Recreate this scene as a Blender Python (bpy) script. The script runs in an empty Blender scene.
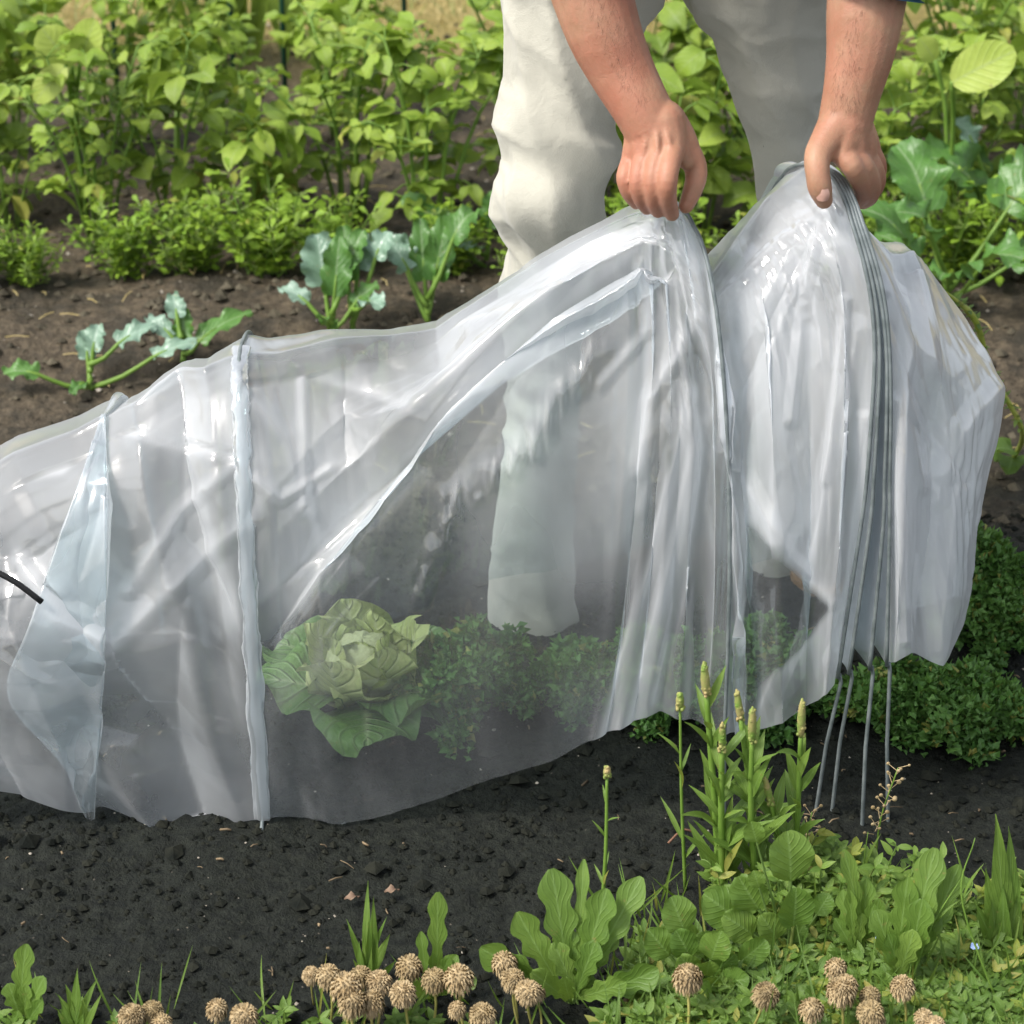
import bpy, bmesh, math, random
import numpy as np
from mathutils import Vector, Matrix, noise
random.seed(11)
rng = np.random.default_rng(5)
SC = bpy.context.scene
COL = SC.collection
V = Vector
PI = math.pi
# ---------------------------------------------------------------- camera
CAM = V((0.0, -2.25, 1.38)); PITCH = math.radians(28); FOV = math.radians(25)
F = 512 / math.tan(FOV / 2)
FW = V((0, math.cos(PITCH), -math.sin(PITCH))); UP = V((0, math.sin(PITCH), math.cos(PITCH))); RT = V((1, 0, 0))
def ray(px, py): return FW + RT * ((px - 512) / F) + UP * ((512 - py) / F)
def PY(px, py, y):
    d = ray(px, py); return CAM + d * ((y - CAM.y) / d.y)
def PZ(px, py, z=0.0):
    d = ray(px, py); return CAM + d * ((z - CAM.z) / d.z)
cam = bpy.data.cameras.new('camera'); co = bpy.data.objects.new('camera', cam); COL.objects.link(co)
co.location = CAM; co.rotation_euler = (PI / 2 - PITCH, 0, 0)
cam.sensor_width = 36; cam.lens = 18 / math.tan(FOV / 2); cam.clip_end = 500; cam.clip_start = .05
cam.dof.use_dof = True; cam.dof.focus_distance = 2.25; cam.dof.aperture_fstop = 9.0
SC.camera = co
# ---------------------------------------------------------------- helpers
def sm(a, b, x):
    t = min(1, max(0, (x - a) / (b - a))); return t * t * (3 - 2 * t)
def tag(o, label=None, cat=None, group=None, kind=None):
    if label: o['label'] = label
    if cat: o['category'] = cat
    if group: o['group'] = group
    if kind: o['kind'] = kind
    return o
def empty(name, loc, label, cat, group=None, rz=0, sc=1):
    o = bpy.data.objects.new(name, None); COL.objects.link(o); o.location = loc
    o.rotation_euler = (0, 0, rz); o.scale = (sc, sc, sc); o.empty_display_size = .05
    return tag(o, label, cat, group)
def copy_tree(o, loc, rz=0, sc=1, label=None, group=None):
    r = o.copy(); COL.objects.link(r); r.location = loc; r.rotation_euler = (0, 0, rz); r.scale = (sc, sc, sc)
    if label: r['label'] = label
    if group: r['group'] = group
    for ch in list(o.children):
        c = ch.copy(); COL.objects.link(c); c.parent = r
        for g in list(ch.children):
            d = g.copy(); COL.objects.link(d); d.parent = c
    return r
class MB:
    def __init__(s): s.v = []; s.f = []; s.uv = []
    def grid(s, P, uv):
        b = len(s.v); n = len(P); m = len(P[0])
        for r in P: s.v.extend(r)
        for i in range(n - 1):
            for j in range(m - 1):
                s.f.append((b + i * m + j, b + (i + 1) * m + j, b + (i + 1) * m + j + 1, b + i * m + j + 1))
                s.uv += [uv[i][j], uv[i + 1][j], uv[i + 1][j + 1], uv[i][j + 1]]
    def face(s, pts, uvs=None):
        b = len(s.v); s.v.extend(pts); s.f.append(tuple(range(b, b + len(pts))))
        s.uv += uvs or [(0.5, 0.5)] * len(pts)
    def tube(s, pts, rad, n=6, cap=True, sq=1.0):
        b = len(s.v); k = len(pts)
        pts = [V(p) for p in pts]
        if not hasattr(rad, '__len__'): rad = [rad] * k
        prev = None
        for i, p in enumerate(pts):
            t = (pts[min(i + 1, k - 1)] - pts[max(i - 1, 0)])
            if t.length < 1e-9: t = V((0, 0, 1))
            t.normalize()
            if prev is None: a = t.orthogonal().normalized()
            else:
                a = prev - t * prev.dot(t)
                a = a.normalized() if a.length > 1e-6 else t.orthogonal().normalized()
            prev = a; c = t.cross(a)
            for j in range(n):
                w = 2 * PI * j / n
                s.v.append(p + (a * math.cos(w) * sq + c * math.sin(w)) * rad[i])
        for i in range(k - 1):
            for j in range(n):
                j2 = (j + 1) % n
                s.f.append((b + i * n + j, b + i * n + j2, b + (i + 1) * n + j2, b + (i + 1) * n + j))
                s.uv += [(.5, i / k)] * 4
        if cap:
            s.f.append(tuple(b + j for j in range(n))[::-1]); s.uv += [(.5, 0)] * n
            s.f.append(tuple(b + (k - 1) * n + j for j in range(n))); s.uv += [(.5, 1)] * n
    def ball(s, c, r, n=10, m=7, sc=(1, 1, 1), rot=None, jit=0):
        b = len(s.v); c = V(c)
        for i in range(m + 1):
            th = PI * i / m
            for j in range(n):
                w = 2 * PI * j / n
                p = V((math.sin(th) * math.cos(w) * sc[0], math.sin(th) * math.sin(w) * sc[1], math.cos(th) * sc[2]))
                if rot: p = rot @ p
                if jit and 0 < i < m: p *= 1 + random.uniform(-jit, jit)
                s.v.append(c + p * r)
        for i in range(m):
            for j in range(n):
                j2 = (j + 1) % n
                s.f.append((b + i * n + j, b + (i + 1) * n + j, b + (i + 1) * n + j2, b + i * n + j2))
                s.uv += [(.5, .5)] * 4
    def build(s, name, mat, parent=None, org=None, smooth=True):
        me = bpy.data.meshes.new(name)
        if org is None: org = V((0, 0, 0))
        arr = np.array([tuple(v) for v in s.v], dtype=np.float32) - np.array(tuple(org), dtype=np.float32)
        me.from_pydata(arr.tolist(), [], s.f)
        if s.uv:
            l = me.uv_layers.new(name='UVMap'); l.data.foreach_set('uv', np.array(s.uv, dtype=np.float32).ravel())
        me.materials.append(mat)
        me.polygons.foreach_set('use_smooth', [smooth] * len(me.polygons))
        o = bpy.data.objects.new(name, me); COL.objects.link(o)
        if parent: o.parent = parent
        else: o.location = org
        return o
def interp(pts, n):
    """Catmull-Rom through pts (tuples/vectors) resampled to n points"""
    pts = [V(p) for p in pts]; k = len(pts) - 1; out = []
    for q in range(n):
        t = q / (n - 1) * k; i = min(int(t), k - 1); t -= i
        p1, p2 = pts[i], pts[i + 1]
        p0 = pts[i - 1] if i > 0 else p1 * 2 - p2
        p3 = pts[i + 2] if i + 2 <= k else p2 * 2 - p1
        out.append(.5 * ((2 * p1) + (p2 - p0) * t + (2 * p0 - 5 * p1 + 4 * p2 - p3) * t * t + (3 * p1 - p0 - 3 * p2 + p3) * t ** 3))
    return out
# ---------------------------------------------------------------- node helper
class NT:
    def __init__(s, name, disp=False):
        s.m = bpy.data.materials.new(name); s.m.use_nodes = True; s.t = s.m.node_tree; s.t.nodes.clear()
        s.out = s.t.nodes.new('ShaderNodeOutputMaterial')
    def n(s, ty, **kw):
        nd = s.t.nodes.new('ShaderNode' + ty)
        for k, v in kw.items():
            if k.startswith('i_'):
                nd.inputs[k[2:].replace('_', ' ')].default_value = v
            else: setattr(nd, k, v)
        return nd
    def l(s, a, b): s.t.links.new(a, b)
    def math(s, op, a, b=None, clamp=False):
        nd = s.n('Math', operation=op); nd.use_clamp = clamp
        for i, x in enumerate((a, b)):
            if x is None: continue
            if isinstance(x, (int, float)): nd.inputs[i].default_value = x
            else: s.l(x, nd.inputs[i])
        return nd.outputs[0]
    def mix(s, f, a, b, blend='MIX'):
        nd = s.n('Mix', data_type='RGBA', blend_type=blend)
        for i, x in ((0, f), (6, a), (7, b)):
            if isinstance(x, (int, float)): nd.inputs[i].default_value = x
            elif isinstance(x, tuple): nd.inputs[i].default_value = (*x, 1) if len(x) == 3 else x
            else: s.l(x, nd.inputs[i])
        return nd.outputs[2]
    def ramp(s, x, stops):
        nd = s.n('ValToRGB'); s.l(x, nd.inputs[0]); e = nd.color_ramp.elements
        while len(e) < len(stops): e.new(.5)
        for i, (p, c) in enumerate(stops):
            e[i].position = p; e[i].color = (*c, 1) if len(c) == 3 else c
        return nd.outputs[0]
    def noise(s, scale, detail=4, rough=.55, coord='Object', dist=0):
        tc = s.n('TexCoord'); nd = s.n('TexNoise'); nd.inputs['Scale'].default_value = scale
        nd.inputs['Detail'].default_value = detail; nd.inputs['Roughness'].default_value = rough; nd.inputs['Distortion'].default_value = dist
        s.l(tc.outputs[coord], nd.inputs['Vector']); return nd.outputs[0]
    def bump(s, h, strength, dist=.01, normal=None):
        nd = s.n('Bump'); nd.inputs['Strength'].default_value = strength; nd.inputs['Distance'].default_value = dist
        s.l(h, nd.inputs['Height'])
        if normal: s.l(normal, nd.inputs['Normal'])
        return nd.outputs[0]
    def principled(s, col, rough=.6, spec=.4, normal=None, **kw):
        nd = s.n('BsdfPrincipled')
        if isinstance(col, tuple): nd.inputs['Base Color'].default_value = (*col, 1)
        else: s.l(col, nd.inputs['Base Color'])
        if isinstance(rough, (int, float)): nd.inputs['Roughness'].default_value = rough
        else: s.l(rough, nd.inputs['Roughness'])
        nd.inputs['Specular IOR Level'].default_value = spec
        if normal: s.l(normal, nd.inputs['Normal'])
        for k, v in kw.items(): nd.inputs[k.replace('_', ' ')].default_value = v
        return nd.outputs[0]
    def done(s, sh): s.l(sh, s.out.inputs[0]); return s.m

def leaf_mat(name, base, tip, dark, rib=(.35, .42, .2), rough=.45, trans=.35, ribw=.05, spec=.35, vein=.35, bumpy=.3, nscale=60):
    n = NT(name)
    geo = n.n('NewGeometry'); rnd = geo.outputs['Random Per Island']
    c = n.mix(n.math('MULTIPLY', rnd, 1.0), base, tip)
    big = n.noise(9, 2)
    c = n.mix(n.math('MULTIPLY', n.ramp(big, [(.4, (0, 0, 0)), (.65, (1, 1, 1))]), .65), c, dark)
    oi = n.n('ObjectInfo'); c = n.mix(n.math('MULTIPLY', oi.outputs['Random'], .22), c, tip)
    c = n.mix(n.ramp(n.noise(55, 5, .7), [(.3, (.35, .35, .35)), (.55, (0, 0, 0))]), c, dark)
    c = n.mix(n.ramp(n.noise(130, 3, .6), [(.66, (0, 0, 0)), (.74, (.75, .75, .75))]), c, (.26, .22, .07))
    old = n.math('GREATER_THAN', rnd, .955); c = n.mix(n.math('MULTIPLY', old, .55), c, (.40, .33, .08))
    uv = n.n('UVMap'); sx = n.n('SeparateXYZ'); n.l(uv.outputs[0], sx.inputs[0])
    a = n.math('ABSOLUTE', n.math('SUBTRACT', sx.outputs[0], .5))
    mid = n.math('SUBTRACT', 1.0, n.math('DIVIDE', a, ribw), clamp=True)
    w = n.math('SINE', n.math('MULTIPLY', n.math('SUBTRACT', sx.outputs[1], n.math('MULTIPLY', a, .7)), 44))
    ve = n.math('POWER', n.math('MULTIPLY', n.math('ADD', w, 1.0), .5), 8)
    f = n.math('ADD', n.math('MULTIPLY', mid, .8), n.math('MULTIPLY', ve, vein), clamp=True)
    c = n.mix(f, c, n.mix(.55, c, rib))
    h = n.math('ADD', n.noise(nscale, 3), n.math('MULTIPLY', ve, -.5))
    nm = n.bump(h, bumpy, .004)
    p = n.principled(c, rough, spec, nm)
    t = n.n('BsdfTranslucent'); n.l(n.mix(.5, c, (.30, .42, .04), 'MIX'), t.inputs[0]); n.l(nm, t.inputs['Normal'])
    mx = n.n('MixShader'); mx.inputs[0].default_value = trans; n.l(p, mx.inputs[1]); n.l(t.outputs[0], mx.inputs[2])
    return n.done(mx.outputs[0])
def plain_mat(name, a, b, scale=20, rough=.6, spec=.3, bumpy=.2, bscale=80, dist=.003, **kw):
    n = NT(name)
    f = n.ramp(n.noise(scale, 4), [(.35, (0, 0, 0)), (.65, (1, 1, 1))])
    c = n.mix(f, a, b)
    return n.done(n.principled(c, rough, spec, n.bump(n.noise(bscale, 4), bumpy, dist), **kw))
# ---------------------------------------------------------------- light
w = bpy.data.worlds.new('World'); SC.world = w; w.use_nodes = True
nt = w.node_tree; bg = nt.nodes['Background']
sky = nt.nodes.new('ShaderNodeTexSky'); sky.sky_type = 'NISHITA'; sky.sun_disc = False
SUN_EL, SUN_AZ = math.radians(52), math.radians(-115)    # azimuth measured from +Y towards +X
sky.sun_elevation = SUN_EL; sky.sun_rotation = SUN_AZ; sky.air_density = 1.0; sky.dust_density = 3.0; sky.ozone_density = 1.0
hs = nt.nodes.new('ShaderNodeHueSaturation'); hs.inputs['Saturation'].default_value = .35
nt.links.new(sky.outputs[0], hs.inputs['Color']); nt.links.new(hs.outputs[0], bg.inputs[0]); bg.inputs[1].default_value = .15
sl = bpy.data.lights.new('sun', 'SUN'); so = bpy.data.objects.new('sun', sl); COL.objects.link(so)
sl.energy = 2.2; sl.angle = math.radians(14); sl.color = (1, .96, .9)
sd = V((math.sin(SUN_AZ) * math.cos(SUN_EL), math.cos(SUN_AZ) * math.cos(SUN_EL), math.sin(SUN_EL)))
so.rotation_euler = sd.to_track_quat('Z', 'Y').to_euler(); so.location = (-3, -3, 5)
SC.view_settings.view_transform = 'Standard'; SC.view_settings.look = 'None'; SC.view_settings.exposure = 0.74; SC.view_settings.gamma = 1
SC.cycles.max_bounces = 8; SC.cycles.transparent_max_bounces = 40; SC.cycles.diffuse_bounces = 5; SC.cycles.glossy_bounces = 2; SC.cycles.transmission_bounces = 2
SC.cycles.use_denoising = True
# ---------------------------------------------------------------- ground
def ground_z(x, y):
    p = V((x, y, 0))
    z = .006 * noise.noise(p * 7) + .012 * noise.noise(p * 2.2 + V((3, 1, 0)))
    det = 1 if -1.2 < y < 3.2 and abs(x) < 1.7 else 0
    if det:
        z += .0065 * abs(noise.noise(p * 28)) + .0055 * noise.noise(p * 62 + V((0, 9, 0))) + .003 * noise.noise(p * 130)
    # bank behind the tunnel and lower trodden strip
    z += .05 * sm(.62, .80, y + .05 * math.sin(x * 3)) * (1 - .5 * sm(.95, 1.2, y)) - .015 * sm(.2, .5, y) * (1 - sm(.5, .65, y))
    z += .02 * sm(1.2, 1.6, y) * math.sin((y - 1.2) * 7)
    return z
def axis(fine0, fine1, step, far):
    a = list(np.arange(fine0, fine1 + step * .5, step)); s = step; x = fine1
    while x < far: s *= 1.35; x += s; a.append(x)
    s = step; x = fine0; b = []
    while x > -far: s *= 1.35; x -= s; b.append(x)
    return b[::-1] + a
xs = axis(-1.25, 1.25, .0085, 150)
ys = axis(-.85, .75, .0075, .76)
ys = [y for y in ys if -.86 < y < .76]
y = ys[-1]; s = .0075
while y < 150:
    if y > 1.0: s *= 1.012 if y < 3.2 else 1.3
    y += s; ys.append(y)
y = ys[0]; s = .0085; pre = []
while y > -150: s *= 1.3; y -= s; pre.append(y)
ys = pre[::-1] + ys
gv = np.zeros((len(ys), len(xs), 3), np.float32)
for i, yy in enumerate(ys):
    for j, xx in enumerate(xs):
        gv[i, j] = (xx, yy, ground_z(xx, yy))
me = bpy.data.meshes.new('soil'); ny, nx = len(ys), len(xs)
idx = np.arange(ny * nx).reshape(ny, nx)
q = np.stack([idx[:-1, :-1], idx[:-1, 1:], idx[1:, 1:], idx[1:, :-1]], -1).reshape(-1, 4)
me.vertices.add(ny * nx); me.vertices.foreach_set('co', gv.ravel())
me.loops.add(q.size); me.loops.foreach_set('vertex_index', q.ravel().astype(np.int32))
me.polygons.add(len(q)); me.polygons.foreach_set('loop_start', np.arange(0, q.size, 4, dtype=np.int32))
me.update(calc_edges=True); me.polygons.foreach_set('use_smooth', [True] * len(q))
n = NT('soil')
geo = n.n('NewGeometry'); sx = n.n('SeparateXYZ'); n.l(geo.outputs['Position'], sx.inputs[0])
wob = n.noise(3, 3)
yy = n.math('ADD', sx.outputs[1], n.math('MULTIPLY', n.math('SUBTRACT', wob, .5), .35))
fine = n.noise(90, 6, .7); med = n.noise(14, 5, .6)
mp_ = n.n('MapRange'); mp_.inputs[1].default_value = .15; mp_.inputs[2].default_value = .7; n.l(yy, mp_.inputs[0])
dark = n.mix(n.ramp(fine, [(.35, (0, 0, 0)), (.7, (1, 1, 1))]), (.0035, .0048, .0035), (.019, .022, .0155))
brown = n.mix(n.ramp(fine, [(.35, (0, 0, 0)), (.7, (1, 1, 1))]), (.042, .033, .022), (.155, .122, .080))
brown = n.mix(n.ramp(med, [(.45, (0, 0, 0)), (.62, (.75, .75, .75))]), brown, (.026, .025, .019))
col = n.mix(mp_.outputs[0], dark, brown)
mp2 = n.n('MapRange'); mp2.inputs[1].default_value = 2.0; mp2.inputs[2].default_value = 2.35; n.l(yy, mp2.inputs[0])
straw = n.mix(med, (.16, .15, .03), (.36, .27, .10))
col = n.mix(mp2.outputs[0], col, straw)
vo = n.n('TexVoronoi'); vo.inputs['Scale'].default_value = 120; tc = n.n('TexCoord'); n.l(tc.outputs['Object'], vo.inputs['Vector'])
peb = n.ramp(vo.outputs['Distance'], [(.0, (1, 1, 1)), (.16, (0, 0, 0))])
sepc = n.n('SeparateColor'); n.l(vo.outputs['Color'], sepc.inputs[0])
pm = n.math('MULTIPLY', peb, n.math('GREATER_THAN', sepc.outputs[0], .93))
col = n.mix(n.math('MULTIPLY', pm, .6), col, (.28, .24, .19))
hh = n.math('ADD', n.noise(60, 6, .7), n.math('MULTIPLY', n.noise(260, 3), .4))
sp = n.principled(col, .75, .25, n.bump(hh, .9, .008))
me.materials.append(n.done(sp))
go = bpy.data.objects.new('soil', me); COL.objects.link(go); tag(go, kind='structure')

# crumbs of soil, grit and straw lying on the bed
clod_m = plain_mat('soil_clod', (.005, .0065, .005), (.020, .021, .015), 40, .9, .15, .6, 200, .002)
clodb_m = plain_mat('dry_clod', (.035, .031, .022), (.12, .104, .072), 40, .9, .15, .6, 200, .002)
grit_m = plain_mat('grit', (.22, .19, .15), (.42, .38, .32), 200, .8, .2)
def scatter(N, x0, x1, y0, y1, r0, r1, name, mat, label, cat, flat=.75):
    mb = MB(); R = random.Random(N)
    for _ in range(N):
        x, y = R.uniform(x0, x1), R.uniform(y0, y1); r = r0 + (r1 - r0) * R.random() ** 3
        b = len(mb.v); z = ground_z(x, y) + r * .3
        a = R.random() * 6
        for k in range(5):
            mb.v.append(V((x + r * math.cos(a + k * 1.257) * R.uniform(.7, 1.2), y + r * math.sin(a + k * 1.257) * R.uniform(.7, 1.2), z + R.uniform(-.25, .25) * r)))
        mb.v.append(V((x, y, z + r * flat))); mb.v.append(V((x, y, z - r * .6)))
        for k in range(5):
            mb.f.append((b + k, b + (k + 1) % 5, b + 5)); mb.f.append((b + (k + 1) % 5, b + k, b + 6))
    mb.uv = []
    o = mb.build(name, mat, smooth=False); return tag(o, label, cat, kind='stuff')
scatter(15000, -.95, .95, -.75, .35, .0014, .0062, 'soil_crumbs', clod_m, 'dark moist soil crumbs scattered over the bed in front of the tunnel', 'soil crumbs')
scatter(7000, -1.2, 1.2, .3, 2.4, .0018, .012, 'dry_soil_crumbs', clodb_m, 'brown dry soil crumbs behind the tunnel among the plant rows', 'soil crumbs')
scatter(380, -.9, .9, -.72, .2, .0008, .0026, 'grit', grit_m, 'pale grit flecks on the dark soil in front', 'grit')
scatter(900, -1.2, 1.2, .5, 2.4, .0014, .0055, 'pale_grit', grit_m, 'pale stone chips on the brown soil among the rear rows', 'grit')
scatter(420, -.95, .95, -.72, .3, .006, .015, 'soil_clods', clod_m, 'larger dark clods lying on the moist bed', 'soil clods', .6)
# ---------------------------------------------------------------- tunnel cloche: hoops
wire_m = plain_mat('galvanised_wire', (.13, .155, .155), (.22, .25, .25), 60, .42, .5, .15, 300, .001, Metallic=.2)
cloche = empty('tunnel_cloche', PY(500, 760, -.22) * V((1, 1, 0)) if False else V((0, -.22, 0)),
               'long clear plastic grow tunnel on wire hoops being gathered up like an accordion', 'grow tunnel')
CO = cloche.location.copy()
PY_ = PY
def PY(px, py, y):      # the tunnel is about 35 cm deep
    return PY_(px, py, y if y > -.2 else -.2 + (y + .2) * .55)
def gfoot(px, py):
    p = PZ(px, py, 0); p.z = ground_z(p.x, p.y); return p
def hoop(front, back, foot, name='hoop'):
    """front: px,py,Y from the film edge to the apex; back: world points; foot: pixel on the soil"""
    fr = [PY(*p) for p in front]; bk = [V(p) for p in back]
    f = gfoot(*foot); k = fr[0]
    low = [f - V((0, 0, .03)), f, f.lerp(k, .5), k + V((.004, -.002, -.006)), k + V((.0025, -.001, .002))]
    path = interp(fr + bk, 70); path = [p + (V((0, -.0045, .001)) if i < 34 else V((0, 0, .003))) for i, p in enumerate(path)]
    pts = low + path + [V((path[-1].x, path[-1].y + .003, -.03))]
    mb = MB(); mb.tube(pts, .0020, 8)
    mb.build(name, wire_m, cloche, CO)
    return fr, bk
def arch_pts(F_, A, B, n=2.5, k=7):
    F_, A, B = V(F_), V(A), V(B); fr = []; bk = []
    for i in range(k + 1):
        th = PI / 2 * i / k; h = 1 - math.cos(th) ** (2 / n); v_ = math.sin(th) ** (2 / n)
        fr.append(V((F_.x + (A.x - F_.x) * h, F_.y + (A.y - F_.y) * h, F_.z + (A.z - F_.z) * v_)))
        bk.append(V((B.x + (A.x - B.x) * h, B.y + (A.y - B.y) * h, B.z + (A.z - B.z) * v_)))
    return fr, bk[::-1][1:]
def world_hoop(fr, bk, foot, off=.0045):
    f = gfoot(*foot); pts = [f - V((0, 0, .03)), f] + [p + (V((0, -off, .001)) if i < 28 else V((0, 0, .003))) for i, p in enumerate(interp(fr + bk, 60))] + [V((bk[-1].x, bk[-1].y, -.03))]
    mb = MB(); mb.tube(pts, .0020, 8); mb.build('hoop', wire_m, cloche, CO)
H = {}
A0 = PY(-150, 560, -.2); fr, bk = arch_pts(gfoot(-190, 800), A0, V((A0.x, 0, 0))); H[0] = (fr, bk)
A1 = PY(240, 354, -.2); fr, bk = arch_pts(V((PZ(262, 832).x, -.335, .01)), A1, V((A1.x, 0.02, .01))); H[1] = (fr, bk); world_hoop(fr, bk, (262, 834), -.004)
A2 = PY(684, 214, -.22); F2 = PY(724, 735, -.43); fr, bk = arch_pts(F2, A2, V((A2.x - .03, .0, .14)), 2.2); H[2] = (fr, bk); world_hoop(fr, bk, (724, 830))
# a short bent end wire at the left
mb = MB(); mb.tube(interp([PY(-60, 560, -.42), PY(-20, 566, -.43), PY(12, 580, -.44), PY(42, 602, -.44)], 14), .003, 6)
mb.build('end_wire', plain_mat('black_cord', (.01, .011, .012), (.02, .02, .02), 30, .5), cloche, CO)
up = {3: (837, 861, 866, 874, 862, 845, 830, 816, 812), 4: (848, 870, 873, 879, 866, 849, 833, 832, 812),
      5: (869, 883, 884, 886, 870, 852, 836, 862, 826), 6: (886, 889, 889, 889, 874, 855, 839, 888, 820)}
yk = {3: 676, 4: 672, 5: 668, 6: 664}
for k, (a, b, c, d, e, f, g, fx, fy) in up.items():
    o = (k - 3) * .006
    front = [(a, yk[k], -.425), ((a + b) / 2, 598, -.425), (b, 520, -.42), (c, 480, -.415), ((c + d) / 2 + 1, 415, -.405), (d, 355, -.385),
             ((d + e) / 2 + 3, 305, -.365), (e, 258, -.34), (f, 205, -.295), (g, 178, -.25), (806, 167, -.20)]
    bx = PY(765, 205, -.06).x + o
    back = [PY(784, 177, -.14), PY(766, 206, -.08) + V((o, 0, 0)), V((bx - .012, -.03, .50)), V((bx - .02, 0.0, .36)), V((bx - .02, .015, .2)), V((bx - .02, .02, .1))]
    H[k] = hoop(front, back, (fx, fy))
# ---------------------------------------------------------------- tunnel cloche: film
def resamp(pts, n):
    P = interp(pts, 200); L = [0]
    for a, b in zip(P, P[1:]): L.append(L[-1] + (b - a).length)
    out = []; j = 0
    for i in range(n):
        s = L[-1] * i / (n - 1)
        while j < 198 and L[j + 1] < s: j += 1
        t = (s - L[j]) / max(1e-9, L[j + 1] - L[j]); out.append(P[j].lerp(P[j + 1], min(1, max(0, t))))
    return out
NF, NB = 78, 44
def col_h(k):
    fr, bk = H[k]; return np.array([tuple(p) for p in resamp(fr, NF) + resamp([fr[-1]] + bk, NB + 1)[1:]])
def col_p(front, backx=0, by=0.0, bz=0.0, bulge=.0):
    fr = [PY(*p) for p in front]; A = fr[-1]
    bk = [A, V((A.x + backx * .3, A.y + (by - A.y) * .55, A.z - (A.z - bz) * .12)), V((A.x + backx * .6, by - .01 + bulge, A.z - (A.z - bz) * .5)), V((A.x + backx, by, bz))]
    # linear-ish rows keep the ridge crisp
    out = []; seg = len(fr) - 1
    P = resamp(fr, NF)
    return np.array([tuple(p) for p in P + resamp(bk, NB + 1)[1:]])
def rows(front, n_per=None, **k):
    """front has 6 rows: row 3 is the ridge; each row interval gets a fixed share of vertices so that the ridge stays one line"""
    fr = [PY(*p) for p in front]
    share = [0, 14, 28, 42, 62, NF - 1]
    C = interp(fr, 5 * 40 + 1); P = []; fw = k.get('fold', 0)
    for i in range(NF):
        s = 3 if i == 42 else next(q for q in range(5) if i <= share[q + 1]); t = (i - share[s]) / (share[s + 1] - share[s])
        p = C[int(round((s + t) * 40))]
        if s == 3 and fw:                       # film doubled back on itself below the tight ridge
            g = -(1 - abs(t / .3 - 1)) if t < .6 else 0
            p = p + V((0, .010 * abs(g), fw * g))
        P.append(p)
    A = fr[-1]; bx, by, bz = k.get('backx', 0), k.get('by', 0.02), k.get('bz', 0.0)
    bk = [A, V((A.x + bx * .3, A.y + (by - A.y) * .6, A.z - (A.z - bz) * .12)), V((A.x + bx * .6, by - .01, A.z - (A.z - bz) * .5)), V((A.x + bx, by, bz))]
    return np.array([tuple(p) for p in P + resamp(bk, NB + 1)[1:]])
def rows_from_hoop(k):
    """hoop column re-parametrised with the same vertex shares"""
    fr, bk = H[k]; C = resamp(fr, 401); f_ = {1: .36, 2: .66}.get(k, .545)
    ff = [f_ * i / 42 if i <= 42 else f_ + (1 - f_) * (i - 42) / (NF - 1 - 42) for i in range(NF)]
    return np.array([tuple(p) for p in [C[int(400 * f)] for f in ff] + resamp([fr[-1]] + bk, NB + 1)[1:]])
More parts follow.
